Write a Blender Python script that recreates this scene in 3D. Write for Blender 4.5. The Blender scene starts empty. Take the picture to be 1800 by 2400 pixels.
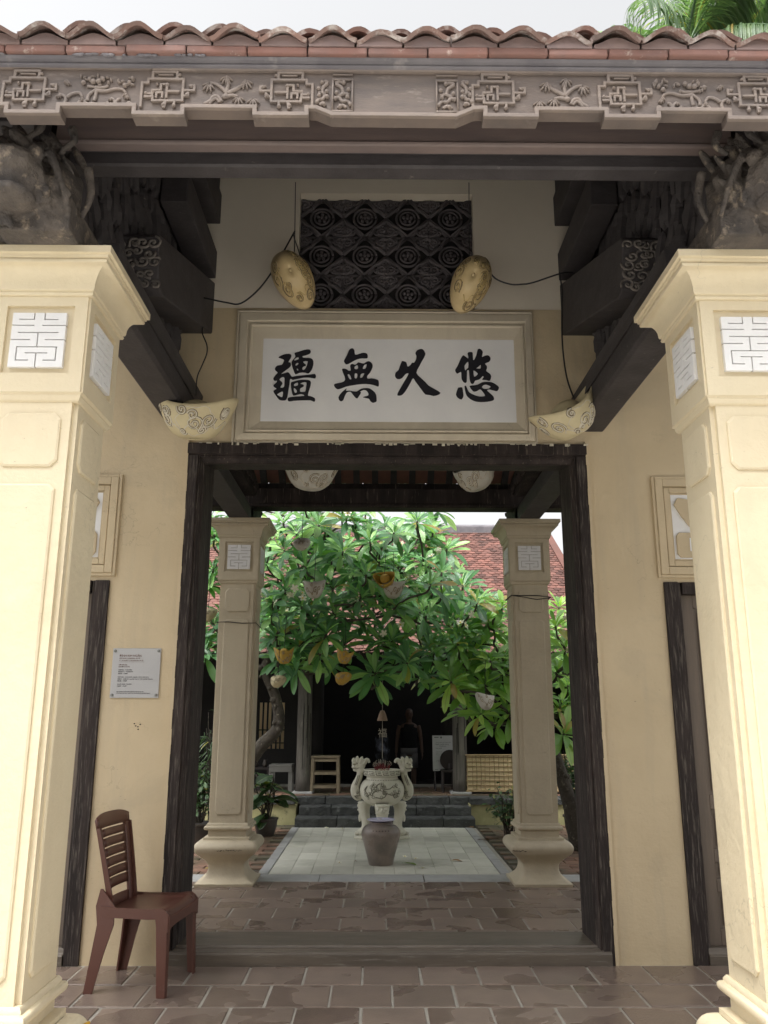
import bpy, bmesh, math, random
from math import sin, cos, pi, radians, sqrt, atan2
from mathutils import Vector, Matrix, Euler, Quaternion
random.seed(7)
sc = bpy.context.scene
C = sc.collection
# ---------------------------------------------------------------- camera, sky, sun, exposure
cd = bpy.data.cameras.new('camera'); cam = bpy.data.objects.new('camera', cd); C.objects.link(cam)
cd.sensor_fit = 'VERTICAL'; cd.sensor_height = 24.0; cd.sensor_width = 18.0
cd.lens = 24.0 * 1926.74 / 2400.0
cd.clip_start = 0.05; cd.clip_end = 500
cam.matrix_world = (Matrix.Translation((-0.071, 0, 1.55)) @ Matrix.Rotation(-0.0081, 4, 'Z')
                    @ Matrix.Rotation(pi/2 + 0.2394, 4, 'X') @ Matrix.Rotation(0.002, 4, 'Z'))
sc.camera = cam
SUN_EL, SUN_AZ = radians(65), radians(214)       # azimuth: direction the sun stands in, measured from +Y towards +X
world = bpy.data.worlds.new('World'); sc.world = world; world.use_nodes = True
wn = world.node_tree; wn.nodes.clear()
wo = wn.nodes.new('ShaderNodeOutputWorld'); wb = wn.nodes.new('ShaderNodeBackground')
sky = wn.nodes.new('ShaderNodeTexSky'); sky.sky_type = 'NISHITA'; sky.sun_disc = False
sky.sun_elevation = SUN_EL; sky.sun_rotation = SUN_AZ
sky.air_density = 1.0; sky.dust_density = 6.0; sky.ozone_density = 1.0
hs = wn.nodes.new('ShaderNodeHueSaturation'); hs.inputs['Saturation'].default_value = 0.06
wn.links.new(sky.outputs[0], hs.inputs['Color']); wn.links.new(hs.outputs[0], wb.inputs[0])
wn.links.new(wb.outputs[0], wo.inputs[0]); wb.inputs[1].default_value = 0.15
sd = bpy.data.lights.new('sun', 'SUN'); sun = bpy.data.objects.new('sun', sd); C.objects.link(sun)
sd.energy = 1.0; sd.angle = radians(18); sd.color = (1.0, 0.95, 0.87)
sdir = Vector((sin(SUN_AZ)*cos(SUN_EL), cos(SUN_AZ)*cos(SUN_EL), sin(SUN_EL)))
sun.rotation_euler = sdir.to_track_quat('Z', 'Y').to_euler(); sun.location = sdir * 40
vs = sc.view_settings
vs.view_transform = 'Standard'; vs.look = 'None'; vs.gamma = 1; vs.use_curve_mapping = False
vs.exposure = 1.18
sc.render.engine = 'CYCLES'
cy = sc.cycles
cy.use_denoising = True; cy.max_bounces = 8; cy.diffuse_bounces = 6; cy.glossy_bounces = 3
cy.transmission_bounces = 4; cy.transparent_max_bounces = 6; cy.caustics_reflective = False; cy.caustics_refractive = False
cy.sample_clamp_indirect = 6

# ---------------------------------------------------------------- object helpers
def link(o, parent=None):
    C.objects.link(o)
    if parent is not None:
        o.parent = parent
        # children are modelled in world space
        o.matrix_parent_inverse = worldm(parent).inverted()
    return o
def worldm(o):
    if o.parent is None: return o.matrix_basis.copy()
    return worldm(o.parent) @ o.matrix_parent_inverse @ o.matrix_basis
def tag(o, label=None, cat=None, group=None, kind=None):
    if label: o['label'] = label
    if cat: o['category'] = cat
    if group: o['group'] = group
    if kind: o['kind'] = kind
    return o
def thing(name, label, cat, loc, group=None):
    o = bpy.data.objects.new(name, None); o.location = loc; o.empty_display_size = .1
    C.objects.link(o); return tag(o, label, cat, group)
def grp(name, parent, loc=(0, 0, 0)):
    o = bpy.data.objects.new(name, None); o.empty_display_size = .05; return link(o, parent)
def rep(name, me, parent, M):
    o = bpy.data.objects.new(name, me); o.matrix_basis = M
    C.objects.link(o)
    if parent is not None:
        o.parent = parent; o.matrix_parent_inverse = worldm(parent).inverted()
    return o
def TRS(loc, rot=(0, 0, 0), s=(1, 1, 1)):
    if isinstance(s, (int, float)): s = (s, s, s)
    return Matrix.LocRotScale(Vector(loc), Euler(rot), Vector(s))

class MB:
    def __init__(self): self.v = []; self.f = []; self.uv = None; self.M = None
    def add(self, vs_, fs, M=None):
        b = len(self.v)
        if M is not None: vs_ = [M @ Vector(p) for p in vs_]
        if self.M is not None: vs_ = [self.M @ Vector(p) for p in vs_]
        self.v += [tuple(p) for p in vs_]; self.f += [tuple(b + i for i in q) for q in fs]; return self
    def box(self, x0, x1, y0, y1, z0, z1, M=None, top=0.0):
        t = top
        vs_ = [(x0,y0,z0),(x1,y0,z0),(x1,y1,z0),(x0,y1,z0),(x0+t,y0+t,z1),(x1-t,y0+t,z1),(x1-t,y1-t,z1),(x0+t,y1-t,z1)]
        return self.add(vs_, [(3,2,1,0),(4,5,6,7),(0,1,5,4),(1,2,6,5),(2,3,7,6),(3,0,4,7)], M)
    def prism(self, poly, a0, a1, axis, M=None):
        # poly in the two remaining axes (x<y<z order), extruded along axis a0->a1
        n = len(poly); ar = sum(poly[i][0]*poly[(i+1)%n][1]-poly[(i+1)%n][0]*poly[i][1] for i in range(n))
        if ar < 0: poly = poly[::-1]
        def P(p, a):
            return (a, p[0], p[1]) if axis == 'x' else (p[0], a, p[1]) if axis == 'y' else (p[0], p[1], a)
        vs_ = [P(p, a0) for p in poly] + [P(p, a1) for p in poly]
        fs = [tuple(range(n-1, -1, -1)), tuple(range(n, 2*n))] + [(i, (i+1)%n, n+(i+1)%n, n+i) for i in range(n)]
        if axis == 'y': fs = [q[::-1] for q in fs]
        if a1 < a0: fs = [q[::-1] for q in fs]
        return self.add(vs_, fs, M)
    def tube(self, pts, r, n=6, cap=True, M=None, flat=1.0, up=None):
        pts = [Vector(p) for p in pts]; m = len(pts)
        if m < 2: return self
        R = r if isinstance(r, (list, tuple)) else [r]*m
        t0 = (pts[1]-pts[0]).normalized()
        u = Vector(up) if up is not None else (Vector((0,0,1)) if abs(t0.z) < .9 else Vector((1,0,0)))
        vs_ = []; 
        for i in range(m):
            t = (pts[min(i+1, m-1)]-pts[max(i-1, 0)])
            t = t.normalized() if t.length > 1e-9 else t0
            s = t.cross(u); s = s.normalized() if s.length > 1e-6 else Vector((1,0,0))
            w = s.cross(t).normalized()
            if up is None: u = w
            for k in range(n):
                a = 2*pi*k/n; vs_.append(pts[i] + s*(cos(a)*R[i]) + w*(sin(a)*R[i]*flat))
        fs = [(i*n+k, i*n+(k+1)%n, (i+1)*n+(k+1)%n, (i+1)*n+k) for i in range(m-1) for k in range(n)]
        if cap: fs += [tuple(range(n-1,-1,-1)), tuple((m-1)*n+k for k in range(n))]
        return self.add(vs_, fs, M)
    def lathe(self, prof, n=32, M=None, sq=False, cap=True):
        # prof: (radius, z); sq -> square plan with half-width radius
        if sq: dirs = [(-1,-1),(1,-1),(1,1),(-1,1)]; n = 4
        else: dirs = [(cos(2*pi*k/n), sin(2*pi*k/n)) for k in range(n)]
        vs_ = [(d[0]*r, d[1]*r, z) for r, z in prof for d in dirs]
        m = len(prof)
        fs = [(i*n+k, i*n+(k+1)%n, (i+1)*n+(k+1)%n, (i+1)*n+k) for i in range(m-1) for k in range(n)]
        if cap: fs += [tuple(range(n-1,-1,-1)), tuple((m-1)*n+k for k in range(n))]
        return self.add(vs_, fs, M)
    def lump(self, c, rad, M=None, rot=(0,0,0), n=6, m=4):
        T = TRS(c, rot, rad); vs_ = [(0,0,-1)]; 
        for j in range(1, m):
            a = -pi/2 + pi*j/m
            vs_ += [(cos(a)*cos(2*pi*k/n), cos(a)*sin(2*pi*k/n), sin(a)) for k in range(n)]
        vs_.append((0,0,1)); L = len(vs_)-1
        fs = [(0, 1+(k+1)%n, 1+k) for k in range(n)]
        for j in range(m-2): fs += [(1+j*n+k, 1+j*n+(k+1)%n, 1+(j+1)*n+(k+1)%n, 1+(j+1)*n+k) for k in range(n)]
        fs += [(1+(m-2)*n+k, 1+(m-2)*n+(k+1)%n, L) for k in range(n)]
        return self.add([T @ Vector(p) for p in vs_], fs, M)
    def grid(self, fn, nu, nv, closeu=False, M=None):
        vs_ = [fn(i/(nu if closeu else nu), j/nv) for j in range(nv+1) for i in range(nu if closeu else nu+1)]
        w = nu if closeu else nu+1
        fs = [(j*w+i, j*w+(i+1)%w, (j+1)*w+(i+1)%w, (j+1)*w+i) for j in range(nv) for i in range(nu)]
        return self.add(vs_, fs, M)
    def mesh(self, name, mat, smooth=False, shade=None):
        me = bpy.data.meshes.new(name); me.from_pydata(self.v, [], self.f); me.validate()
        if self.uv:
            lay = me.uv_layers.new(name='UVMap')
            for lp in me.loops: lay.data[lp.index].uv = self.uv[lp.vertex_index]
        if mat: me.materials.append(mat)
        if smooth: me.polygons.foreach_set('use_smooth', [True]*len(me.polygons))
        if smooth == 'auto': me.set_sharp_from_angle(angle=radians(38))
        me.update(); return me
    def build(self, name, mat, parent=None, smooth=False, bevel=0, loc=None, seg=2, kind=None, label=None):
        o = bpy.data.objects.new(name, self.mesh(name, mat, smooth))
        link(o, parent)
        if bevel:
            m = o.modifiers.new('bevel', 'BEVEL'); m.width = bevel; m.segments = seg; m.limit_method = 'ANGLE'; m.angle_limit = radians(40)
        if kind: o['kind'] = kind
        if label: o['label'] = label
        return o
def smoothpoly(pts, sub=3, closed=True):
    n = len(pts); out = []
    for i in range(n if closed else n-1):
        p0, p1, p2, p3 = (pts[(i-1) % n], pts[i], pts[(i+1) % n], pts[(i+2) % n]) if closed else (pts[max(i-1,0)], pts[i], pts[i+1], pts[min(i+2,n-1)])
        for k in range(sub):
            t = k/sub
            out.append(tuple(.5*((2*p1[d]) + (-p0[d]+p2[d])*t + (2*p0[d]-5*p1[d]+4*p2[d]-p3[d])*t*t + (-p0[d]+3*p1[d]-3*p2[d]+p3[d])*t**3) for d in range(len(p1))))
    if not closed: out.append(tuple(pts[-1]))
    return out
def curve_mesh(name, polys, extrude, mat, M):
    # filled 2-D outlines (holes included), thick
    cu = bpy.data.curves.new(name, 'CURVE'); cu.dimensions = '2D'; cu.fill_mode = 'BOTH'; cu.extrude = extrude
    for pl in polys:
        s = cu.splines.new('POLY'); s.points.add(len(pl)-1)
        for i, p in enumerate(pl): s.points[i].co = (p[0], p[1], 0, 1)
        s.use_cyclic_u = True
    return obdata_to_mesh(cu, name, mat, M)
def obdata_to_mesh(cu, name, mat, M):
    o = bpy.data.objects.new('tmp', cu); C.objects.link(o)
    me = bpy.data.meshes.new_from_object(o.evaluated_get(bpy.context.evaluated_depsgraph_get()))
    bpy.data.objects.remove(o); bpy.data.curves.remove(cu)
    me.name = name; me.transform(M); me.materials.clear(); me.materials.append(mat); return me
def text_mesh(name, lines, mat, M, extrude=.001):
    # lines: (text, x, y, size)
    allv = []; allf = []
    for tx, x, y, s in lines:
        cu = bpy.data.curves.new(name, 'FONT'); cu.body = tx; cu.size = s; cu.extrude = extrude; cu.resolution_u = 2
        me = obdata_to_mesh(cu, name, mat, Matrix.Translation((x, y, 0)))
        b = len(allv); allv += [tuple(M @ v.co) for v in me.vertices]; allf += [tuple(b+i for i in p.vertices) for p in me.polygons]
        bpy.data.meshes.remove(me)
    me = bpy.data.meshes.new(name); me.from_pydata(allv, [], allf); me.materials.append(mat); return me
def spiral(r0, turns, n=18, sgn=1, ph=0.0, r1=0.15):
    return [((r0*(1-t)+r0*r1*t)*cos(ph+sgn*2*pi*turns*t), (r0*(1-t)+r0*r1*t)*sin(ph+sgn*2*pi*turns*t)) for t in [i/n for i in range(n+1)]]

# ---------------------------------------------------------------- materials
def newmat(name):
    m = bpy.data.materials.new(name); m.use_nodes = True; nt = m.node_tree
    return m, nt, nt.nodes['Principled BSDF']
def nd(nt, typ, **kw):
    n = nt.nodes.new(typ)
    for k, v in kw.items():
        if k in n.inputs: n.inputs[k].default_value = v
        else: setattr(n, k, v)
    return n
def noise(nt, vec, scale, detail=4, rough=.55, dist=0):
    n = nd(nt, 'ShaderNodeTexNoise', Scale=scale, Detail=detail, Roughness=rough, Distortion=dist)
    nt.links.new(vec, n.inputs['Vector']); return n.outputs['Fac']
def ramp(nt, fac, stops):
    r = nt.nodes.new('ShaderNodeValToRGB'); e = r.color_ramp.elements
    while len(e) < len(stops): e.new(.5)
    for i, (p, c) in enumerate(stops):
        e[i].position = p; e[i].color = (*c, 1) if len(c) == 3 else c
    nt.links.new(fac, r.inputs[0]); return r.outputs[0]
def mix(nt, fac, a, b, mode='MIX'):
    n = nt.nodes.new('ShaderNodeMix'); n.data_type = 'RGBA'; n.blend_type = mode
    for sock, v in ((n.inputs[0], fac), (n.inputs[6], a), (n.inputs[7], b)):
        if isinstance(v, (int, float)): sock.default_value = v
        elif isinstance(v, tuple): sock.default_value = (*v, 1) if len(v) == 3 else v
        else: nt.links.new(v, sock)
    return n.outputs[2]
def math_(nt, op, a, b=0.0, c=0.0):
    n = nt.nodes.new('ShaderNodeMath'); n.operation = op
    for i, v in enumerate((a, b, c)):
        if isinstance(v, (int, float)): n.inputs[i].default_value = v
        else: nt.links.new(v, n.inputs[i])
    return n.outputs[0]
def wpos(nt, scale=(1,1,1)):
    g = nt.nodes.new('ShaderNodeNewGeometry'); mp = nt.nodes.new('ShaderNodeMapping'); mp.inputs['Scale'].default_value = scale
    nt.links.new(g.outputs['Position'], mp.inputs[0]); return mp.outputs[0]
def opos(nt, scale=(1,1,1)):
    g = nt.nodes.new('ShaderNodeTexCoord'); mp = nt.nodes.new('ShaderNodeMapping'); mp.inputs['Scale'].default_value = scale
    nt.links.new(g.outputs['Object'], mp.inputs[0]); return mp.outputs[0]
def orand(nt):
    return nt.nodes.new('ShaderNodeObjectInfo').outputs['Random']
def irand(nt):
    return nt.nodes.new('ShaderNodeNewGeometry').outputs['Random Per Island']
def bump(nt, b, fac, strength, dist=.01):
    n = nd(nt, 'ShaderNodeBump', Strength=strength, Distance=dist); nt.links.new(fac, n.inputs['Height'])
    nt.links.new(n.outputs[0], b.inputs['Normal'])
def gen(name, base, alt=None, scale=(1,1,1), nscale=4.0, lo=.35, hi=.7, rough=.7, bscale=60, bstr=.25, bdist=.004,
        speck=None, speckscale=30, specklo=.68, speckhi=.74, rnd=0.0, isl=False, spec=.5, roughvar=0.0, speck_stretch=None, coat=0, wear=None):
    """general weathered surface: two tones blended by noise, specks on top, fine relief, a per-piece shift of tone"""
    m, nt, b = newmat(name)
    v = wpos(nt, scale)
    f = noise(nt, v, nscale, 5, .6)
    col = ramp(nt, f, [(lo, base), (hi, alt or tuple(c*.85 for c in base))])
    if speck:
        sf = noise(nt, wpos(nt, speck_stretch) if speck_stretch else v, speckscale, 4, .65)
        s = ramp(nt, sf, [(specklo, (0,0,0)), (speckhi, (1,1,1))])
        col = mix(nt, s, col, speck)
    if wear:
        # old paint: greyish washed runs, scuffs and a few hairline cracks
        run = ramp(nt, noise(nt, wpos(nt, (5.5,5.5,.55)), 1.5, 4, .6), [(.52,(0,0,0)),(.74,(1,1,1))])
        col = mix(nt, math_(nt, 'MULTIPLY', run, .34), col, wear)
        blot = ramp(nt, noise(nt, wpos(nt), 1.1, 6, .68, .6), [(.54,(0,0,0)),(.62,(1,1,1))])
        col = mix(nt, math_(nt, 'MULTIPLY', blot, .16), col, tuple(c*.8 for c in wear))
        sc1 = ramp(nt, noise(nt, wpos(nt, (1,1,2.5)), 34, 3, .6), [(.70,(0,0,0)),(.73,(1,1,1))])
        scm = ramp(nt, noise(nt, wpos(nt), 1.7, 2), [(.52,(0,0,0)),(.6,(1,1,1))])
        col = mix(nt, math_(nt, 'MULTIPLY', math_(nt, 'MULTIPLY', sc1, scm), .6), col, tuple(c*.35 for c in wear))
        vo = nd(nt, 'ShaderNodeTexVoronoi', feature='DISTANCE_TO_EDGE', Scale=1.5)
        dv = nt.nodes.new('ShaderNodeVectorMath'); dv.operation = 'ADD'; nn = nd(nt, 'ShaderNodeTexNoise', Scale=4.0, Detail=5.0); nt.links.new(wpos(nt), nn.inputs['Vector'])
        nt.links.new(wpos(nt), dv.inputs[0]); nt.links.new(nn.outputs['Color'], dv.inputs[1]); nt.links.new(dv.outputs[0], vo.inputs['Vector'])
        ck = ramp(nt, vo.outputs['Distance'], [(.003,(1,1,1)),(.008,(0,0,0))])
        ckm = ramp(nt, noise(nt, wpos(nt), .9, 2), [(.56,(0,0,0)),(.62,(1,1,1))])
        col = mix(nt, math_(nt, 'MULTIPLY', math_(nt, 'MULTIPLY', ck, ckm), .28), col, tuple(c*.4 for c in wear))
    if rnd:
        r = irand(nt) if isl else orand(nt)
        k = math_(nt, 'MULTIPLY_ADD', r, 2*rnd, 1-rnd)
        col = mix(nt, 1.0, col, k, 'MULTIPLY')
    nt.links.new(col, b.inputs['Base Color']); b.inputs['Roughness'].default_value = rough
    b.inputs['Specular IOR Level'].default_value = spec
    if coat: b.inputs['Coat Weight'].default_value = coat; b.inputs['Coat Roughness'].default_value = .25
    if roughvar:
        nt.links.new(math_(nt, 'MULTIPLY_ADD', f, roughvar, rough-roughvar/2), b.inputs['Roughness'])
    if bstr:
        bf = noise(nt, v, bscale, 5, .6); bump(nt, b, bf, bstr, bdist)
    return m
mats = {}
mats['cream'] = gen('cream paint', (.58,.475,.315), (.52,.42,.272), nscale=1.6, rough=.62, bscale=16, bstr=.5, bdist=.01, wear=(.40,.345,.26), speck=(.47,.385,.26), speckscale=9, specklo=.70, speckhi=.80)
mats['pillar_cream'] = gen('pillar cream paint', (.70,.61,.435), (.655,.56,.39), nscale=2.2, rough=.5, bscale=18, bstr=.5, bdist=.01, wear=(.60,.52,.37), speck=(.66,.56,.40), speckscale=7, specklo=.72, speckhi=.82)
mats['inner_shade_cream'] = gen('shaded pillar paint', (.56,.49,.365), (.50,.435,.315), nscale=2.2, rough=.6, bscale=18, bstr=.5, bdist=.01, wear=(.38,.33,.25), speck=(.42,.36,.27), speckscale=7, specklo=.70, speckhi=.8)  # same pillar paint darkened, the inner pillars' shade put into its colour
mats['board_cream'] = gen('pale beige moulding paint', (.60,.535,.42), (.54,.475,.365), nscale=3, rough=.62, bscale=22, bstr=.4, wear=(.36,.31,.24))
mats['white'] = gen('white plaster', (.80,.80,.80), (.74,.74,.75), nscale=3, rough=.7, bscale=30, bstr=.25)
mats['ink'] = gen('black ink paint', (.012,.012,.018), (.02,.02,.026), rough=.5, bscale=60, bstr=.2)
mats['dark_wood'] = gen('dark lacquered wood', (.018,.014,.013), (.05,.038,.034), scale=(3,3,.5), nscale=3.0, lo=.4, hi=.75, rough=.75, spec=.25, bscale=30, bstr=.4, bdist=.006,
                        speck=(.13,.105,.085), speckscale=7, specklo=.60, speckhi=.70, speck_stretch=(9,9,.6))
mats['beam_wood'] = gen('old dark beam wood', (.036,.031,.033), (.062,.055,.057), scale=(1.5,1.5,3), nscale=3.5, lo=.35, hi=.75, rough=.7, bscale=26, bstr=.5, bdist=.008,
                        speck=(.15,.135,.125), speckscale=12, specklo=.66, speckhi=.76)
mats['eave_wood'] = gen('weathered mauve grey wood', (.165,.130,.112), (.105,.087,.081), scale=(1.4,1.4,5), nscale=3.0, lo=.35, hi=.7, rough=.75, bscale=40, bstr=.35, bdist=.005,
                        speck=(.27,.225,.20), speckscale=5, specklo=.60, speckhi=.78)
mats['relief_wood'] = gen('lightened raised grey brown wood', (.245,.197,.168), (.165,.138,.126), scale=(1.4,1.4,5), nscale=3.0, lo=.35, hi=.7, rough=.75, bscale=40, bstr=.35, bdist=.005, speck=(.33,.275,.24), speckscale=5, specklo=.58, speckhi=.76)  # fascia wood painted lighter than the field to imitate shading in the recesses
mats['front_beam'] = gen('dusty purple brown beam wood', (.20,.152,.138), (.14,.112,.108), scale=(.8,2,6), nscale=3.0, lo=.3, hi=.7, rough=.6, bscale=30, bstr=.3, bdist=.004)
mats['dragon_wood'] = gen('cracked grey brown carved wood', (.125,.105,.09), (.055,.048,.045), scale=(1,1,1), nscale=9, lo=.35, hi=.65, rough=.8, bscale=28, bstr=1.0, bdist=.02, speck=(.24,.195,.15), speckscale=14, specklo=.58, speckhi=.68)
mats['fret_wood'] = gen('dusty fretwork wood', (.10,.088,.092), (.06,.053,.058), nscale=6, rough=.8, bscale=50, bstr=.3)
mats['upper_veiled'] = gen('veil paled wall cream', (.65,.59,.495), (.59,.535,.445), nscale=1.4, rough=.75, bscale=20, bstr=.3)  # wall cream made paler, the lens veil over the top put into its colour
mats['street'] = gen('pale street pavement', (.58,.56,.52), (.52,.50,.46), nscale=.8, rough=.8, bscale=20, bstr=.3)
mats['groove'] = gen('dirt and shade groove', (.40,.37,.33), rough=.9, bstr=0)  # dirt in the inner plaques' grooves, painted shading in the front ones
mats['scroll_wood'] = gen('dusty carved scroll wood', (.20,.175,.155), (.11,.098,.09), nscale=10, rough=.75, bscale=50, bstr=.4, bdist=.006)
mats['door_wood'] = gen('brown door wood', (.15,.115,.088), (.105,.083,.066), scale=(6,6,.5), nscale=3, rough=.55, bscale=30, bstr=.3)
mats['jamb_wood'] = gen('worn black door frame', (.022,.017,.016), (.05,.038,.034), scale=(4,4,.4), nscale=3.0, lo=.4, hi=.7, rough=.75, spec=.25, bscale=34, bstr=.6, bdist=.008,
                        speck=(.125,.107,.092), speckscale=6, specklo=.52, speckhi=.70, speck_stretch=(14,14,.9))
mats['sill_wood'] = gen('worn threshold wood', (.135,.11,.085), (.085,.07,.056), scale=(.5,5,5), nscale=4, rough=.42, bscale=30, bstr=.5, bdist=.006, speck=(.20,.18,.155), speckscale=6, specklo=.58, speckhi=.7, speck_stretch=(.8,10,10))
mats['mortar'] = gen('grey mortar', (.40,.375,.325), (.30,.28,.24), nscale=6, rough=.85, bscale=80, bstr=.5)
mats['moss_ground'] = gen('damp dark soil', (.05,.045,.03), (.08,.065,.045), nscale=3, rough=.85, bscale=40, bstr=.6)
mats['roof_tile'] = gen('weathered terracotta tile', (.26,.158,.13), (.20,.15,.135), nscale=8, rough=.85, bscale=60, bstr=.6, bdist=.006, speck=(.55,.50,.47), speckscale=13, specklo=.50, speckhi=.66, rnd=.25)
mats['eave_brick'] = gen('flat red eave tile', (.26,.135,.11), (.20,.125,.11), nscale=7, rough=.85, bscale=60, bstr=.5, speck=(.42,.33,.29), speckscale=20, specklo=.62, speckhi=.72, rnd=.2)
mats['under_tile'] = gen('roof underside terracotta', (.25,.125,.095), (.19,.10,.08), nscale=6, rough=.9, bscale=50, bstr=.4)
mats['hall_tile'] = gen('hall roof terracotta', (.155,.066,.05), (.105,.052,.042), nscale=1.2, rough=.85, bscale=40, bstr=.3, rnd=.45, isl=True, speck=(.2,.13,.11), speckscale=2.2, specklo=.6, speckhi=.8)
mats['plaster'] = gen('grey eave mortar', (.19,.178,.19), (.125,.118,.132), nscale=5, rough=.9, bscale=30, bstr=.5, speck=(.29,.27,.265), speckscale=6, specklo=.58, speckhi=.7)
mats['blue_stone'] = gen('blue grey stone', (.37,.37,.365), (.29,.29,.29), nscale=7, rough=.6, bscale=90, bstr=.35, rnd=.1)
mats['pave'] = gen('pale paving tile', (.54,.53,.465), (.46,.455,.39), nscale=4, rough=.75, bscale=90, bstr=.3, rnd=.14, speck=(.36,.36,.30), speckscale=2.3, specklo=.56, speckhi=.74)
mats['step_stone'] = gen('rough black step stone', (.042,.045,.045), (.075,.078,.076), nscale=6, rough=.8, bscale=25, bstr=.9, bdist=.02, speck=(.17,.175,.17), speckscale=9, specklo=.6, speckhi=.72, rnd=.2)
mats['moss_wall'] = gen('mossy yellow plaster', (.42,.38,.21), (.26,.26,.12), nscale=4, rough=.9, bscale=30, bstr=.4, speck=(.12,.13,.07), speckscale=6, specklo=.56, speckhi=.7)
mats['yellow_wall'] = gen('yellow plaster', (.85,.66,.36), (.80,.60,.32), nscale=2, rough=.8, bscale=30, bstr=.2)
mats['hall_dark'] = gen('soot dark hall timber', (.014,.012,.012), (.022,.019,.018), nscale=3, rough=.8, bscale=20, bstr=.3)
mats['column_wood'] = gen('grey weathered column', (.16,.145,.125), (.085,.076,.066), scale=(5,5,.6), nscale=4, lo=.35, hi=.7, rough=.8, bscale=30, bstr=.7, bdist=.01, speck=(.26,.235,.20), speckscale=6, specklo=.6, speckhi=.7, speck_stretch=(10,10,.8))
mats['urn'] = gen('pale carved stone', (.68,.66,.57), (.60,.58,.49), nscale=9, rough=.75, bscale=60, bstr=.35)
mats['urn_line'] = gen('dark carved line', (.26,.25,.20), (.20,.19,.15), nscale=9, rough=.85, bstr=0)
mats['plastic'] = gen('brown plastic', (.105,.042,.030), (.092,.036,.026), nscale=3, rough=.36, bscale=120, bstr=.08, bdist=.002, speck=(.14,.075,.06), speckscale=8, specklo=.62, speckhi=.8)
mats['steel'] = gen('brushed sign metal', (.47,.47,.475), (.43,.43,.44), nscale=2, rough=.42, bstr=.03)
mats['steel'].node_tree.nodes['Principled BSDF'].inputs['Metallic'].default_value = .25
mats['screw'] = gen('dull screw', (.22,.23,.22), rough=.4, bstr=0)
mats['brown_print'] = gen('brown print', (.16,.07,.05), rough=.6, bstr=0)
mats['black_print'] = gen('black print', (.03,.03,.03), rough=.6, bstr=0)
mats['cable'] = gen('black cable', (.015,.015,.018), rough=.5, bstr=0)
mats['lan_pale'] = gen('pale paper lantern', (.62,.54,.34), (.55,.47,.29), nscale=7, rough=.7, bscale=60, bstr=.3)
mats['plug'] = gen('brown grey tile mortar', (.27,.195,.18), (.2,.15,.145), nscale=9, rough=.9, bscale=40, bstr=.5)
mats['lan_gold'] = gen('gold lantern', (.68,.53,.29), (.56,.43,.22), nscale=8, rough=.42, bscale=60, bstr=.3)
mats['lan_grey'] = gen('grey white lantern', (.58,.56,.50), (.5,.48,.42), nscale=7, rough=.75, bscale=60, bstr=.3)
mats['lan_yellow'] = gen('mustard lantern', (.52,.34,.06), (.45,.28,.05), nscale=7, rough=.7, bscale=60, bstr=.3)
mats['lan_line'] = gen('lantern swirl relief', (.30,.25,.16), (.40,.35,.25), nscale=20, rough=.7, bstr=0)
mats['lan_goldline'] = gen('gold swirl relief', (.62,.47,.20), (.30,.20,.08), nscale=25, rough=.35, bstr=0)
mats['lan_whiteline'] = gen('pale swirl relief', (.66,.61,.50), (.5,.45,.36), nscale=20, rough=.7, bstr=0)
mats['lan_dark'] = gen('lantern outline', (.20,.16,.10), rough=.8, bstr=0)
mats['jar'] = gen('brown glazed stoneware', (.28,.23,.20), (.165,.145,.13), scale=(1,1,1), nscale=6, rough=.30, roughvar=.2, bscale=35, bstr=.25, bdist=.006, speck=(.28,.24,.21), speckscale=30, specklo=.62, speckhi=.72)
mats['lilac'] = gen('lilac bowl glaze', (.62,.60,.80), (.58,.56,.77), rough=.2, bstr=0)
mats['petal'] = gen('white petal', (.85,.83,.70), (.8,.78,.62), rough=.5, bstr=0)
mats['petal_heart'] = gen('yellow petal heart', (.85,.62,.08), rough=.5, bstr=0)
mats['bark'] = gen('grey bark', (.085,.072,.056), (.04,.033,.027), nscale=14, rough=.85, bscale=35, bstr=.9, bdist=.015, speck=(.22,.20,.15), speckscale=18, specklo=.6, speckhi=.7)
mats['bamboo'] = gen('straw bamboo strip', (.36,.26,.14), (.28,.20,.10), nscale=6, rough=.7, bscale=60, bstr=.3, rnd=.2)
mats['screen_cloth'] = gen('cream screen cloth', (.66,.54,.33), (.6,.48,.29), nscale=4, rough=.85, bscale=90, bstr=.2)
mats['board'] = gen('white poster board', (.52,.52,.53), (.48,.48,.49), rough=.55, bstr=0)
mats['grey_print'] = gen('grey print', (.12,.12,.125), rough=.6, bstr=0)
mats['stool_wood'] = gen('worn pale stool wood', (.30,.24,.16), (.2,.16,.11), scale=(2,2,2), nscale=5, rough=.7, bscale=30, bstr=.3)
mats['chair_wood'] = gen('dark chair wood', (.03,.022,.02), rough=.5, bstr=.2)
mats['white_plastic'] = gen('grubby white plastic', (.20,.195,.18), (.16,.155,.145), rough=.5, bstr=0)
mats['pot'] = gen('dark glazed pot', (.05,.045,.04), (.09,.07,.06), nscale=6, rough=.45, bscale=30, bstr=.3)
mats['skin'] = gen('skin', (.16,.10,.075), rough=.6, bstr=0)
mats['shirt'] = gen('black shirt', (.012,.012,.014), rough=.9, bstr=0)
mats['shorts'] = gen('pale grey shorts', (.20,.195,.20), rough=.9, bstr=0)
mats['hair'] = gen('grey hair', (.10,.095,.09), rough=.7, bstr=0)
mats['incense_red'] = gen('incense red', (.20,.03,.035), rough=.8, bstr=0)
mats['ash'] = gen('incense ash', (.42,.38,.32), rough=.9, bstr=0)
mats['hat'] = gen('paper cone', (.36,.25,.19), (.3,.2,.15), rough=.8, bstr=.1)
mats['tag_white'] = gen('white paint flakes', (.62,.57,.45), rough=.8, bstr=0)
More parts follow.
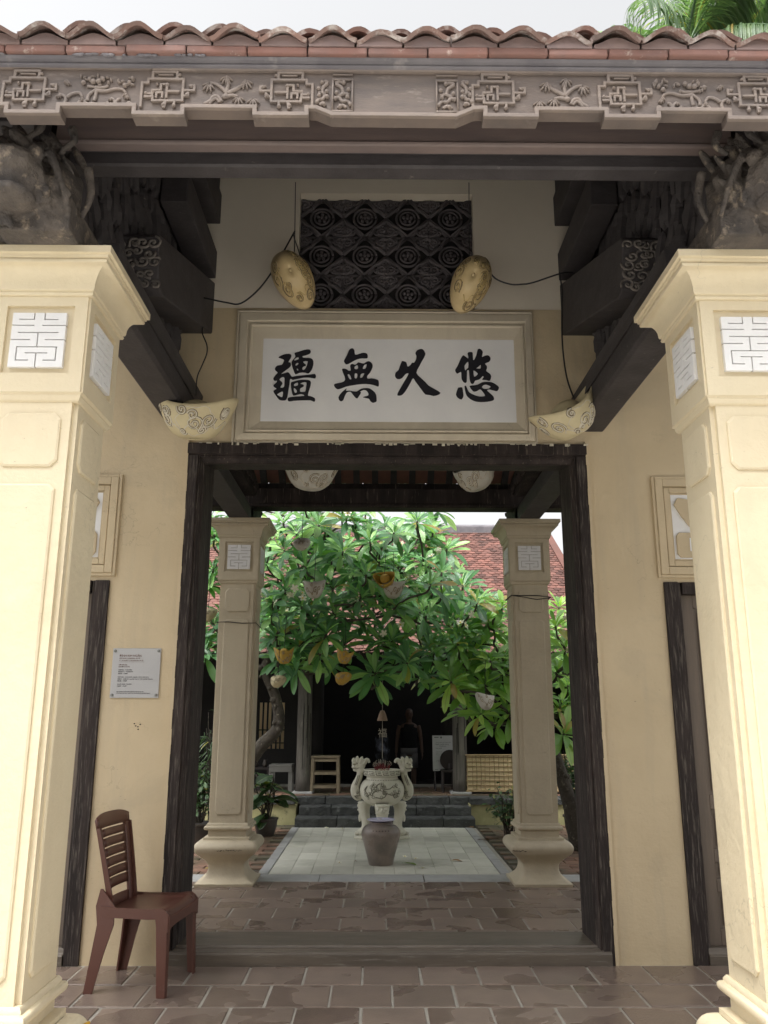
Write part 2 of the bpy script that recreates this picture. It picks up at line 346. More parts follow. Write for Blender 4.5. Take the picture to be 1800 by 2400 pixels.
mats['yellow_mark'] = gen('yellow kerb paint', (.72,.40,.02), (.62,.33,.02), nscale=5, rough=.6, bstr=.2)
mats['trunk_palm'] = gen('grey palm trunk', (.33,.29,.24), (.22,.19,.16), scale=(1,1,6), nscale=4, rough=.85, bscale=20, bstr=.6)

def floor_mat(name, base, alt, wet, mossc=None, rough=.6, rnd=.22):
    m, nt, b = newmat(name)
    v = wpos(nt)
    f = noise(nt, v, 5, 5, .6)
    col = ramp(nt, f, [(.35, base), (.7, alt)])
    k = math_(nt, 'MULTIPLY_ADD', orand(nt), 2*rnd, 1-rnd)
    col = mix(nt, 1.0, col, k, 'MULTIPLY')
    # damp patches: per-tile offset so that each tile dries along its own outline
    off = nt.nodes.new('ShaderNodeVectorMath'); off.operation = 'ADD'; nt.links.new(v, off.inputs[0])
    cx = nt.nodes.new('ShaderNodeCombineXYZ'); nt.links.new(math_(nt, 'MULTIPLY', orand(nt), 40), cx.inputs[0]); nt.links.new(cx.outputs[0], off.inputs[1])
    w = noise(nt, off.outputs[0], 2.0, 3, .5, .3)
    ws = ramp(nt, w, [(.54, (0,0,0)), (.59, (1,1,1))])
    col = mix(nt, math_(nt, 'MULTIPLY', ws, .36), col, wet)
    if mossc:
        mo = ramp(nt, noise(nt, v, 1.6, 4, .6), [(.42, (0,0,0)), (.62, (1,1,1))]); col = mix(nt, mo, col, mossc)
    nt.links.new(col, b.inputs['Base Color'])
    nt.links.new(math_(nt, 'MULTIPLY_ADD', ws, -.22, rough), b.inputs['Roughness'])
    bump(nt, b, noise(nt, v, 70, 5, .65), .35, .004)
    return m
mats['floor_tile'] = floor_mat('brown clay floor tile', (.235,.178,.145), (.185,.142,.118), (.085,.06,.05), rough=.33, rnd=.14)
mats['brick_floor'] = floor_mat('red courtyard brick', (.22,.12,.08), (.165,.10,.072), (.09,.05,.035), (.075,.075,.045), rough=.65)

def leaf_mat(name, dark, mid, light, rough=.38, trans=.25):
    m, nt, b = newmat(name)
    r = math_(nt, 'FRACT', math_(nt, 'ADD', orand(nt), irand(nt)))
    col = ramp(nt, r, [(0.0, dark), (.5, mid), (.90, light), (.965, tuple(min(1, c*1.3) for c in light)), (.975, (.42,.36,.05)), (1.0, (.36,.24,.06))])
    uv = nt.nodes.new('ShaderNodeTexCoord'); sp = nt.nodes.new('ShaderNodeSeparateXYZ'); nt.links.new(uv.outputs['UV'], sp.inputs[0])
    d = math_(nt, 'ABSOLUTE', math_(nt, 'SUBTRACT', sp.outputs[0], .5))
    rib = ramp(nt, d, [(.02, (1,1,1)), (.055, (0,0,0))])
    col = mix(nt, math_(nt, 'MULTIPLY', rib, .55), col, (.22,.32,.12))
    vein = nd(nt, 'ShaderNodeTexWave', Scale=9.0, Distortion=0.0); 
    cmb = nt.nodes.new('ShaderNodeCombineXYZ'); nt.links.new(math_(nt, 'ADD', sp.outputs[1], math_(nt, 'MULTIPLY', d, -.35)), cmb.inputs[0]); nt.links.new(cmb.outputs[0], vein.inputs['Vector'])
    col = mix(nt, math_(nt, 'MULTIPLY', vein.outputs['Fac'], .14), col, (.2,.3,.12))
    nt.links.new(col, b.inputs['Base Color']); b.inputs['Roughness'].default_value = rough; b.inputs['Specular IOR Level'].default_value = .8
    bump(nt, b, vein.outputs['Fac'], .25, .004)
    tr = nt.nodes.new('ShaderNodeBsdfTranslucent'); nt.links.new(mix(nt, 1.0, col, (1.3,1.5,.7), 'MULTIPLY'), tr.inputs[0])
    ms = nt.nodes.new('ShaderNodeMixShader'); ms.inputs[0].default_value = trans
    out = nt.nodes['Material Output']
    nt.links.new(b.outputs[0], ms.inputs[1]); nt.links.new(tr.outputs[0], ms.inputs[2]); nt.links.new(ms.outputs[0], out.inputs[0])
    return m
mats['leaf'] = leaf_mat('frangipani leaf', (.045,.15,.07), (.135,.35,.13), (.34,.58,.19), .33, .3)
mats['leaf_bright'] = leaf_mat('bright frangipani leaf', (.11,.26,.06), (.23,.45,.09), (.42,.62,.14), .28, trans=.35)
mats['shrub_leaf'] = leaf_mat('shrub leaf', (.02,.055,.02), (.03,.085,.025), (.06,.13,.04), trans=.2)
mats['palm_leaf'] = leaf_mat('palm leaflet', (.09,.16,.09), (.13,.22,.11), (.24,.34,.17), trans=.4)
mats['dead_leaf'] = gen('dead leaf', (.30,.16,.05), (.2,.1,.04), rough=.7, bstr=0)
mats['yellow_leaf'] = gen('fallen yellow leaf', (.55,.48,.04), rough=.6, bstr=0)
mats['green_leaf'] = gen('fallen green leaf', (.16,.26,.03), rough=.6, bstr=0)

# ================================================================ GROUND
WY = 5.72                                           # front face of the gate wall
g = MB(); g.grid(lambda u, v: (-80+160*u, -60+160*v, -.03), 8, 8); tag(g.build('ground', mats['moss_ground']), kind='structure')
sg = MB(); sg.box(-30, 30, -14, 2.98, -.06, -.012); tag(sg.build('bounce_pavement', mats['street']), kind='structure')  # unseen pale paving, added to bounce light up under the eaves
fw = MB(); fw.box(-30, 30, -9, -8.2, -.06, 7.4); tag(fw.build('unseen_facade', mats['street']), kind='structure')  # unseen facade across the street, added and sized to block low sky light
def tile_mesh(name, w, d, h, mat, inset=.005, n=3):
    out = []
    for k in range(n):
        r = random.Random(k*7+len(name)); b = MB()
        j = lambda: r.uniform(-.003, .003)
        x, y = w/2, d/2; i = inset
        low = [(-x+j(),-y+j(),-.02),(x+j(),-y+j(),-.02),(x+j(),y+j(),-.02),(-x+j(),y+j(),-.02)]
        mid = [(p[0],p[1],h-.004) for p in low]
        top = [(p[0]*(1-i/x), p[1]*(1-i/y), h) for p in low]
        b.add(low+mid+top, [(0,1,5,4),(1,2,6,5),(2,3,7,6),(3,0,4,7),(4,5,9,8),(5,6,10,9),(6,7,11,10),(7,4,8,11),(8,9,10,11)])
        out.append(b.mesh(name, mat))
    return out
def lay(floor, name, meshes, xs0, pitchx, y0, y1, pitchy, x0, x1, offs, z=0.0, tilt=.004):
    y = y0; r = 0
    while y + pitchy*.9 <= y1 + 1e-6:
        x = x0 + (offs[r % len(offs)] - x0) % pitchx - pitchx
        while x < x1:
            cx = x + pitchx/2
            if cx - pitchx*.2 > x0 - pitchx and x + pitchx > x0:
                rep(name, random.choice(meshes), floor, TRS((cx, y+pitchy/2, z+random.uniform(-.002,.001)), (random.uniform(-tilt,tilt), random.uniform(-tilt,tilt), random.choice((0, pi)))))
            x += pitchx
        y += pitchy; r += 1
fl = MB(); fl.box(-3.4, 3.4, 3.0, 8.345, -.06, -.002); floor = tag(fl.build('floor', mats['mortar']), kind='structure')
tm = tile_mesh('floor_tile', .336, .358, .004, mats['floor_tile'], n=4)
lay(floor, 'floor_tile', tm, 0, .35, 3.46, 5.70, .3735, -2.4, 2.4, (.03, .2, .04, .2, .024, .2, .052))
tm2 = tile_mesh('floor_tile', .340, .344, .004, mats['floor_tile'], n=4)
lay(floor, 'floor_tile', tm2, 0, .351, 6.235, 8.345, .3515, -2.3, 2.3, (.172, .009, .172, .009, .17, .01))
# stone kerb, paving and brick court
cb = MB(); cb.box(-6, 6, 8.345, 13.4, -.06, -.010); court = tag(cb.build('courtyard_floor', mats['moss_ground']), kind='structure')
km = tile_mesh('kerb_stone', 1.0, .355, .006, mats['blue_stone'], .004)
for k in range(5): rep('kerb_stone', km[k % 3], court, TRS((-2.13+k*1.008, 8.527, -.002), (0, 0, 0)))
pave = MB(); pave.box(-1.25, 1.31, 8.71, 12.1, -.05, -.004); pave = tag(pave.build('paving_path', mats['mortar']), kind='structure')
pm = tile_mesh('paving_tile', .205, .418, .004, mats['pave'], .003)
for i in range(11):
    for j in range(8):
        rep('paving_tile', random.choice(pm), pave, TRS((-1.134+.208*(i+.5), 8.715+.4225*(j+.5)+(.0 if i % 2 else 0), random.uniform(-.001, .001)), (random.uniform(-.003,.003), random.uniform(-.003,.003), random.choice((0, pi)))))
bm_ = tile_mesh('border_stone', .10, .83, .007, mats['blue_stone'], .004)
for j in range(4):
    for x in (-1.190, 1.212): rep('border_stone', random.choice(bm_), pave, TRS((x, 8.715+.845*(j+.5), 0)))
br = tile_mesh('court_brick', .29, .14, .006, mats['brick_floor'], .008, n=4)
lay(court, 'court_brick', br, 0, .305, 8.715, 12.4, .152, -2.7, -1.42, (.0, .15))
lay(court, 'court_brick', br, 0, .305, 8.715, 12.4, .152, 1.56, 2.7, (.11, .26))

# ================================================================ GATEHOUSE
G = thing('gatehouse', 'cream plastered gatehouse with four square pillars, dark carved beams and a terracotta tiled roof', 'gatehouse', (0, 5.88, 0))
cream, pcream, white, dark = mats['cream'], mats['pillar_cream'], mats['white'], mats['dark_wood']
# ---- wall with its openings
def wall_cells(mb, xs, zs, holes, y0, y1):
    solid = lambda i, k: 0 <= i < len(xs)-1 and 0 <= k < len(zs)-1 and not any(h[0]-1e-4 <= (xs[i]+xs[i+1])/2 <= h[1] and h[2] <= (zs[k]+zs[k+1])/2 <= h[3] for h in holes)
    for i in range(len(xs)-1):
        for k in range(len(zs)-1):
            if not solid(i, k): continue
            a, b, c, d = xs[i], xs[i+1], zs[k], zs[k+1]
            mb.add([(a,y0,c),(b,y0,c),(b,y0,d),(a,y0,d)], [(0,1,2,3)]); mb.add([(a,y1,c),(b,y1,c),(b,y1,d),(a,y1,d)], [(3,2,1,0)])
            if not solid(i-1, k): mb.add([(a,y0,c),(a,y1,c),(a,y1,d),(a,y0,d)], [(3,2,1,0)])
            if not solid(i+1, k): mb.add([(b,y0,c),(b,y1,c),(b,y1,d),(b,y0,d)], [(0,1,2,3)])
            if not solid(i, k-1): mb.add([(a,y0,c),(b,y0,c),(b,y1,c),(a,y1,c)], [(3,2,1,0)])
            if not solid(i, k+1): mb.add([(a,y0,d),(b,y0,d),(b,y1,d),(a,y1,d)], [(0,1,2,3)])
w = MB()
wall_cells(w, [-3.4,-2.93,-1.94,-1.44,-.69,.67,1.44,1.94,2.93,3.4], [-.02,2.445,3.45,4.54],
           [(-1.44,1.44,-.02,3.45),(1.94,2.93,-.02,2.445),(-2.93,-1.94,-.02,2.445)], WY, 6.06)
w.build('wall', cream, G)
w = MB(); wall_cells(w, [-3.4,-.69,.67,3.4], [4.54,5.54,6.15], [(-.69,.67,4.54,5.54)], WY+.003, 6.057); w.build('upper_wall', mats['upper_veiled'], G)
# ---- main door frame
DF = grp('door_frame', G)
prof = [(1.446,5.69),(1.372,5.69),(1.366,5.708),(1.356,5.700),(1.348,5.715),(1.343,5.742),(1.331,5.75),(1.325,6.065),(1.446,6.065)]
for s in (-1, 1):
    mb = MB(); mb.prism([(s*a, b) for a, b in prof], -.01, 3.36, 'z'); mb.build('jamb', mats['jamb_wood'], DF, bevel=.003)
mb = MB(); mb.prism([(5.685,3.452),(5.685,3.372),(5.705,3.366),(5.70,3.352),(5.72,3.345),(5.735,3.318),(5.75,3.31),(6.07,3.36),(6.07,3.452)], -1.448, 1.448, 'x'); mb.build('lintel', mats['dark_wood'], DF, bevel=.003)
mb = MB(); mb.prism([(5.68,-.01),(5.68,.070),(5.688,.078),(5.688,.086),(5.70,.088),(5.712,.096),(5.735,.098),(5.742,.112),(6.07,.112),(6.07,-.01)], -1.42, 1.42, 'x'); mb.build('sill', mats['sill_wood'], DF, bevel=.003)
# flakes of cream paint along the top of the frame
mb = MB()
for k in range(70):
    x = random.uniform(-1.44, 1.44); a = random.uniform(.004, .02)
    mb.box(x, x+a*2.2, 5.6835, 5.687, 3.452-random.uniform(.001,.02), 3.454)
mb.build('paint_flake', mats['tag_white'], DF, kind='stuff')
# rough plaster edge against the frame
mb = MB()
for s in (-1, 1):
    z = 0
    while z < 3.44:
        h = random.uniform(.03, .12); d = random.uniform(.0, .004)
        mb.box(*sorted((s*(1.442-d), s*1.462)), 5.6865, 5.7215, z, z+h); z += h
mb.build('plaster_edge', cream, DF, kind='stuff')
# ---- side doors
for s in (-1, 1):
    SD = grp('side_door', G)
    X = lambda a, b: tuple(sorted((s*a, s*b)))
    pr = [(1.94,5.70),(2.035,5.70),(2.045,5.72),(2.06,5.72),(2.065,5.80),(1.94,5.80)]
    mb = MB(); mb.prism([(s*a, b) for a, b in pr], 0, 2.445, 'z'); mb.build('jamb', mats['jamb_wood'], SD, bevel=.003)
    mb = MB(); mb.prism([(s*(4.87-a), b) for a, b in pr], 0, 2.445, 'z'); mb.build('jamb', mats['jamb_wood'], SD, bevel=.003)
    mb = MB(); mb.box(*X(2.066, 2.804), 5.702, 5.80, 2.36, 2.444); mb.build('lintel', mats['jamb_wood'], SD, bevel=.004)
    mb = MB(); mb.prism([(5.69,0),(5.69,.06),(5.71,.07),(5.72,.10),(5.82,.10),(5.82,0)], *X(2.04, 2.83), 'x'); mb.build('sill', mats['sill_wood'], SD, bevel=.003)
    for L0, L1 in ((2.067, 2.434), (2.436, 2.803)):
        mb = MB(); mb.box(*X(L0, L1), 5.782, 5.812, .10, 2.36)
        st = .085
        for a, b, c, d in ((L0, L0+st, .10, 2.36), (L1-st, L1, .10, 2.36)): mb.box(*X(a, b), 5.765, 5.782, c, d)
        for c, d in ((.10,.20),(.42,.50),(.60,.68),(.93,1.02),(2.27,2.36)): mb.box(*X(L0+st, L1-st), 5.765, 5.782, c, d)
        for c, d in ((.225,.395),(.52,.58),(.70,.91),(1.045,2.245)): mb.box(*X(L0+st+.025, L1-st-.025), 5.772, 5.782, c, d, top=0)
        mb.build('door_leaf', mats['door_wood'], SD, bevel=.004)
    # framed relief panel over the side door
    RP = grp('relief_panel', G)
    x0, x1, z0, z1 = 1.905, 2.965, 2.475, 3.215
    def frame(mb, a, x0, x1, z0, z1, wd, y, yb):
        mb.box(*X(x0, x0+wd), y, yb, z0, z1); mb.box(*X(x1-wd, x1), y, yb, z0, z1)
        mb.box(*X(x0+wd, x1-wd), y, yb, z0, z0+wd); mb.box(*X(x0+wd, x1-wd), y, yb, z1-wd, z1)
    mb = MB()
    frame(mb, 0, x0, x1, z0, z1, .022, 5.700, 5.735); frame(mb, 0, x0+.022, x1-.022, z0+.022, z1-.022, .055, 5.692, 5.735)
    frame(mb, 0, x0+.083, x1-.083, z0+.083, z1-.083, .04, 5.704, 5.735); frame(mb, 0, x0+.123, x1-.123, z0+.123, z1-.123, .012, 5.714, 5.735)
    mb.build('moulding', cream, RP, bevel=.005)
    mb = MB(); mb.box(*X(x0+.135, x1-.135), 5.716, 5.735, z0+.135, z1-.135); mb.build('panel', white, RP)
    mb = MB(); cx = (x0+x1)/2
    rel = [[(x0+.15,z1-.21),(x0+.18,z1-.16),(x0+.28,z1-.175),(cx-.02,z1-.20),(cx+.02,z1-.20),(x1-.28,z1-.175),(x1-.18,z1-.16),(x1-.15,z1-.21),(x1-.2,z1-.30),(x1-.25,z1-.37),(cx+.1,z1-.405),(cx-.1,z1-.405),(x0+.25,z1-.37),(x0+.2,z1-.30)],
           [(x0+.15,z0+.30),(x0+.17,z0+.325),(x1-.17,z0+.325),(x1-.15,z0+.30),(x1-.15,z0+.17),(x1-.17,z0+.145),(x0+.17,z0+.145),(x0+.15,z0+.17)],
           [(cx-.10,z0+.325),(cx+.10,z0+.325),(cx+.06,z0+.345),(cx-.06,z0+.345)]]
    for pl in rel: mb.prism([(s*a, b) for a, b in pl], 5.700, 5.717, 'y')
    mb.build('relief', cream, RP, bevel=.004)
    mb = MB(); mb.box(*X(x0+.24, x1-.24), 5.6955, 5.7005, z0+.19, z0+.285); mb.build('inset', white, RP)
    mb = MB(); mb.lathe([(.001,0),(.035,0),(.04,.004),(.04,.008)], 18, TRS((s*(x0+.31), 5.70, z0+.238), (pi/2,0,0)) ); mb.build('coin', cream, RP)

# ---- name board with the four characters
NB = grp('name_board', G)
sx0, sx1, sz0, sz1 = -1.139, 1.098, 3.455, 4.515
wx0, wx1, wz0, wz1 = -.935, .951, 3.627, 4.286
def pyr_frame(mb, o, i, y, yb):
    # mitred frame ring between outer rect o and inner rect i, front at depth y (outer edge) .. yb (inner edge)
    (a0,a1,c0,c1), (b0,b1,d0,d1) = o, i
    O = [(a0,y,c0),(a1,y,c0),(a1,y,c1),(a0,y,c1)]; I = [(b0,yb,d0),(b1,yb,d0),(b1,yb,d1),(b0,yb,d1)]
    mb.add(O+I, [(k,(k+1)%4,4+(k+1)%4,4+k) for k in range(4)])
def lerp_rect(t): return (sx0+(wx0-sx0)*t, sx1+(wx1-sx1)*t, sz0+(wz0-sz0)*t, sz1+(wz1-sz1)*t)
steps = [(0,5.721),(0,5.700),(.05,5.694),(.09,5.698),(.10,5.708),(.13,5.708),(.14,5.690),(.40,5.682),(.44,5.690),(.45,5.703),(.49,5.703),(.50,5.688),(.56,5.684),(.60,5.690),(.61,5.698),(.93,5.712),(1.0,5.716)]
mb = MB()
for (t0, ya), (t1, yb) in zip(steps, steps[1:]): pyr_frame(mb, lerp_rect(t0), lerp_rect(t1), ya, yb)
mb.build('moulding', mats['board_cream'], NB)
mb = MB(); mb.box(wx0, wx1, 5.714, 5.735, wz0, wz1); mb.build('panel', white, NB)
# strips of plaster above and below that carry on to the door frame edge
CH = [
 (13.825, 635, [[(265,410),(420,330),(580,305),(660,330),(675,370),(650,450),(580,575),(650,590),(665,690),(600,770),(480,860),(390,930),(365,970),(470,940),(580,910),(640,960),(690,1035),(740,1055),(850,1030),(1100,1005),(1340,975),(1450,960),(1490,1030),(1470,1095),(1420,1100),(1290,1080),(1100,1080),(930,1115),(800,1140),(740,1155),(680,1120),(650,1150),(640,1290),(610,1500),(590,1680),(550,1790),(480,1820),(350,1810),(270,1740),(190,1630),(145,1570),(135,1510),(215,1460),(215,1430),(150,1390),(125,1330),(220,1240),(225,1180),(160,1190),(115,1140),(130,1080),(190,990),(250,925),(180,860),(150,810),(175,740),(240,690),(370,670),(420,590),(440,510),(370,470),(280,440)],
   [(305,1140),(400,1065),(455,1075),(475,1130),(475,1300),(465,1385),(400,1415),(345,1390),(410,1280),(380,1215)],[(250,1630),(330,1570),(435,1535),(430,1690),(390,1715),(320,1680)],
   [(775,275),(900,235),(1100,170),(1230,155),(1290,190),(1300,240),(1260,300),(1130,350),(1035,375),(1065,430),(1250,435),(1350,470),(1395,550),(1390,680),(1340,830),(1250,940),(1150,920),(1050,910),(940,925),(820,970),(760,850),(710,720),(685,590),(720,510),(800,410),(795,350)],
   [(765,500),(840,425),(905,420),(910,480),(850,505),(790,525)],[(815,650),(850,605),(905,600),(900,650),(860,685),(820,690)],[(860,790),(880,785),(910,820),(905,855),(870,835)],[(1065,550),(1205,540),(1195,640),(1170,720),(1130,800),(1075,835),(1040,800),(1045,750),(1090,710),(1140,700),(1150,650),(1090,610)],
   [(685,1260),(720,1225),(850,1185),(1000,1155),(1200,1155),(1290,1175),(1330,1230),(1320,1330),(1290,1450),(1240,1650),(1330,1680),(1470,1745),(1470,1840),(1430,1850),(1330,1810),(1200,1810),(1000,1815),(780,1830),(630,1850),(595,1760),(660,1720),(850,1695),(1130,1670),(1040,1610),(900,1635),(770,1660),(720,1530),(690,1380)],
   [(790,1290),(900,1240),(910,1330),(800,1360)],[(985,1280),(1060,1235),(1185,1235),(1180,1380),(1160,1520),(1100,1545),(990,1535),(990,1430),(1060,1390),(1105,1350),(1080,1305)],[(785,1420),(830,1440),(880,1500),(880,1560),(830,1575),(790,1510)]]),
 (12.76, 775, [[(420,475),(460,400),(520,280),(560,170),(610,115),(680,105),(730,170),(745,290),(830,290),(950,245),(1050,240),(1120,280),(1130,380),(1080,405),(950,405),(830,430),(700,490),(550,575),(480,585),(430,530)],
   [(360,750),(430,720),(510,745),(560,785),(625,770),(605,650),(630,590),(690,580),(740,605),(800,580),(840,530),(930,550),(1010,570),(1080,520),(1150,495),(1220,520),(1280,610),(1260,720),(1200,840),(1120,935),(1135,1020),(1250,1010),(1380,1035),(1460,1080),(1470,1220),(1430,1250),(1300,1205),(1100,1175),(900,1185),(700,1215),(500,1255),(330,1320),(230,1335),(160,1280),(130,1210),(180,1175),(300,1150),(400,1120),(460,1060),(440,950)],
   [(740,655),(820,610),(845,680),(835,720),(790,740),(740,720)],[(1020,620),(1095,580),(1095,640),(1060,720),(980,720)],[(535,895),(580,890),(630,970),(645,1040),(600,1040),(555,970)],[(745,865),(815,865),(825,950),(800,1015),(745,1000)],[(930,880),(1030,855),(1010,920),(970,985),(910,990)],
   [(485,1330),(510,1320),(490,1385),(600,1380),(700,1400),(800,1410),(870,1370),(950,1320),(1080,1300),(1200,1315),(1320,1400),(1390,1500),(1405,1680),(1350,1720),(1290,1735),(1210,1680),(1170,1615),(1000,1575),(1100,1540),(1160,1510),(1150,1440),(1090,1370),(1010,1355),(900,1410),(940,1430),(880,1540),(820,1610),(740,1550),(640,1420),(580,1410),(510,1440),(450,1560),(420,1650),(370,1690),(310,1680),(270,1590),(320,1490),(400,1400)]]),
 (13.27, 920, [[(320,510),(380,510),(460,545),(490,660),(530,670),(600,610),(640,550),(700,555),(760,450),(775,330),(745,250),(800,160),(900,120),(980,130),(1040,210),(1055,300),(960,480),(870,650),(770,870),(900,1020),(1050,1160),(1150,1270),(1350,1380),(1510,1485),(1440,1550),(1300,1585),(1180,1555),(1050,1540),(960,1440),(830,1260),(740,1140),(670,1035),(600,1150),(500,1330),(400,1480),(300,1570),(190,1575),(185,1510),(260,1370),(400,1130),(500,960),(520,880),(430,910),(340,1020),(250,1065),(160,1055),(105,970),(130,860),(210,790),(260,650)]]),
 (13.27, 1060, [[(340,360),(400,310),(530,410),(545,350),(525,250),(560,210),(640,205),(685,240),(690,450),(740,430),(800,290),(840,140),(890,95),(960,130),(1005,210),(970,360),(1050,325),(1150,305),(1220,350),(1240,430),(1190,510),(1060,565),(1115,640),(1120,720),(1090,800),(1200,880),(1245,970),(1210,1080),(1170,1105),(1080,1080),(960,1070),(1005,1000),(985,955),(930,1010),(860,1070),(740,1100),(700,1180),(650,1205),(600,1170),(570,1060),(560,900),(550,780),(500,790),(490,900),(480,1100),(470,1150),(430,1175),(370,1140),(320,1050),(315,920),(305,825),(200,885),(150,850),(125,770),(200,650),(280,470)],
   [(535,505),(535,690),(480,745),(440,785),(418,700),(430,620)],[(785,720),(860,660),(925,605),(925,690),(900,730)],[(695,800),(730,795),(825,870),(800,930),(710,980)],
   [(200,1340),(250,1320),(330,1320),(350,1430),(365,1580),(330,1660),(285,1690),(190,1640),(140,1560),(140,1500)],
   [(405,1275),(460,1285),(500,1390),(560,1480),(700,1550),(850,1595),(1000,1590),(1035,1550),(960,1440),(890,1370),(800,1420),(700,1445),(640,1400),(560,1270),(700,1255),(820,1230),(950,1160),(1100,1140),(1250,1155),(1380,1220),(1475,1310),(1440,1400),(1380,1425),(1180,1372),(1110,1392),(1110,1420),(1200,1500),(1290,1590),(1310,1680),(1260,1720),(1100,1755),(900,1765),(740,1750),(600,1690),(490,1600),(440,1500)],
   [(945,1310),(990,1245),(1080,1225),(1180,1260),(1215,1290),(1165,1345),(1080,1360),(1000,1355)]])]
MP = Matrix(((1,0,0,0),(0,0,-1,5.7125),(0,1,0,0),(0,0,0,1)))
for k, ox, polys in CH:
    pl = [[(-.935+((ox+x/k)-616.3)*.003178, 4.286-((810+y/k)-795.3)*.003393) for x, y in smoothpoly(p, 2)] for p in polys]
    o = bpy.data.objects.new('character', curve_mesh('character', pl, .003, mats['ink'], MP)); link(o, NB)
    # cut edge of the plaster round each stroke
# ---- fretwork window above the board
LW = grp('fretwork_window', G)
mb = MB(); mb.box(-.69, .67, 5.86, 5.88, 4.54, 5.54); mb.build('backing', mats['hall_dark'], LW)
cw, chh = 1.36/4, 1.0/3
unit = MB()
yf = 0
for sx in (-1, 1):
    for sz in (-1, 1):
        pts = [(sx*.165, 0, sz*.155), (sx*.12, 0, sz*.15), (sx*.10, 0, sz*.11), (sx*.14, 0, sz*.09), (sx*.155, 0, sz*.12)]
        unit.tube(smoothpoly(pts, 3, False), .013, 5, up=(0,1,0))
        unit.tube(smoothpoly([(sx*.165,0,sz*.02),(sx*.11,0,sz*.07),(sx*.075,0,sz*.075)],3,False), .016, 5, up=(0,1,0))
        unit.tube(smoothpoly([(sx*.02,0,sz*.165),(sx*.06,0,sz*.115),(sx*.075,0,sz*.075)],3,False), .016, 5, up=(0,1,0))
        unit.tube([(sx*(.0+.05*cos(a)*1+.115), 0, sz*(.105+.045*sin(a))) for a in [2*pi*k/9 for k in range(10)]], .009, 5, up=(0,1,0))
        unit.lump((sx*.155,0,sz*.15),(.022,.014,.02)); unit.lump((sx*.13,-.004,sz*.12),(.012,.012,.012))
for q in range(4):
    sx, sz = ((1,1),(-1,1),(-1,-1),(1,-1))[q]
    unit.tube([(sx*.168,-.006,0),(0,-.006,sz*.160)], .011, 5, up=(0,1,0))
    unit.tube([(sx*.132+.018*cos(a), -.004, sz*.128+.018*sin(a)) for a in [2*pi*k/8 for k in range(9)]], .007, 5, up=(0,1,0))
    unit.tube(smoothpoly([(sx*.09,-.004,sz*.15),(sx*.10,-.004,sz*.125),(sx*.085,-.004,sz*.115),(sx*.075,-.004,sz*.13)],3,False), .007, 5, up=(0,1,0))
    unit.tube(smoothpoly([(sx*.155,-.004,sz*.085),(sx*.13,-.004,sz*.09),(sx*.125,-.004,sz*.075),(sx*.14,-.004,sz*.065)],3,False), .007, 5, up=(0,1,0))
unit.tube([(.088*cos(2*pi*k/20),0,.088*sin(2*pi*k/20)) for k in range(21)], .010, 6, up=(0,1,0))
unit.tube([(.058*cos(2*pi*k/16),-.005,.058*sin(2*pi*k/16)) for k in range(17)], .008, 5, up=(0,1,0))
for k in range(5): a = 2*pi*k/5+.3; unit.lump((.03*cos(a),-.004,.03*sin(a)),(.016,.014,.016))
unit.lump((0,-.01,0),(.014,.014,.014))
um = unit.mesh('fretwork', mats['fret_wood'], True)
for i in range(4):
    for j in range(3):
        rep('fretwork', um, LW, TRS((-.69+cw*(i+.5), 5.815, 4.54+chh*(j+.5)), (0, random.uniform(-.02,.02), 0), (1.03, 1.4, 1.0)))
mb = MB()
for i in range(5): mb.box(-.69+cw*i-.010, -.69+cw*i+.010, 5.818, 5.845, 4.54, 5.54)
for j in range(4): mb.box(-.69, .67, 5.819, 5.844, 4.54+chh*j-.010, 4.54+chh*j+.010)
mb.build('lattice_bar', mats['fret_wood'], LW)

# ---- pillars
def oct_panel(mb, hw, z0, z1, face_y, th, ch=.022):
    pl = [(-hw+ch,z0),(hw-ch,z0),(hw,z0+ch),(hw,z1-ch),(hw-ch,z1),(-hw+ch,z1),(-hw,z1-ch),(-hw,z0+ch)]
    n = 8; k = (hw-.008)/hw
    A = [(x, face_y, z) for x, z in pl]; B = [(x, face_y-th*.6, z) for x, z in pl]
    cz = (z0+z1)/2; kz = ((z1-z0)/2-.008)/((z1-z0)/2)
    D = [(x*k, face_y-th, cz+(z-cz)*kz) for x, z in pl]
    mb.add(A+B+D, [(i,(i+1)%n,n+(i+1)%n,n+i) for i in range(n)]+[(n+i,n+(i+1)%n,2*n+(i+1)%n,2*n+i) for i in range(n)]+[tuple(range(2*n,3*n))])
def notched(hw, n): return [(-hw+n,-hw),(hw-n,-hw),(hw-n,-hw+n),(hw,-hw+n),(hw,hw-n),(hw-n,hw-n),(hw-n,hw),(-hw+n,hw),(-hw+n,hw-n),(-hw,hw-n),(-hw,-hw+n),(-hw+n,-hw+n)]
def beadcorner(hw, n=.02, b=.007):
    return notched(hw, n)
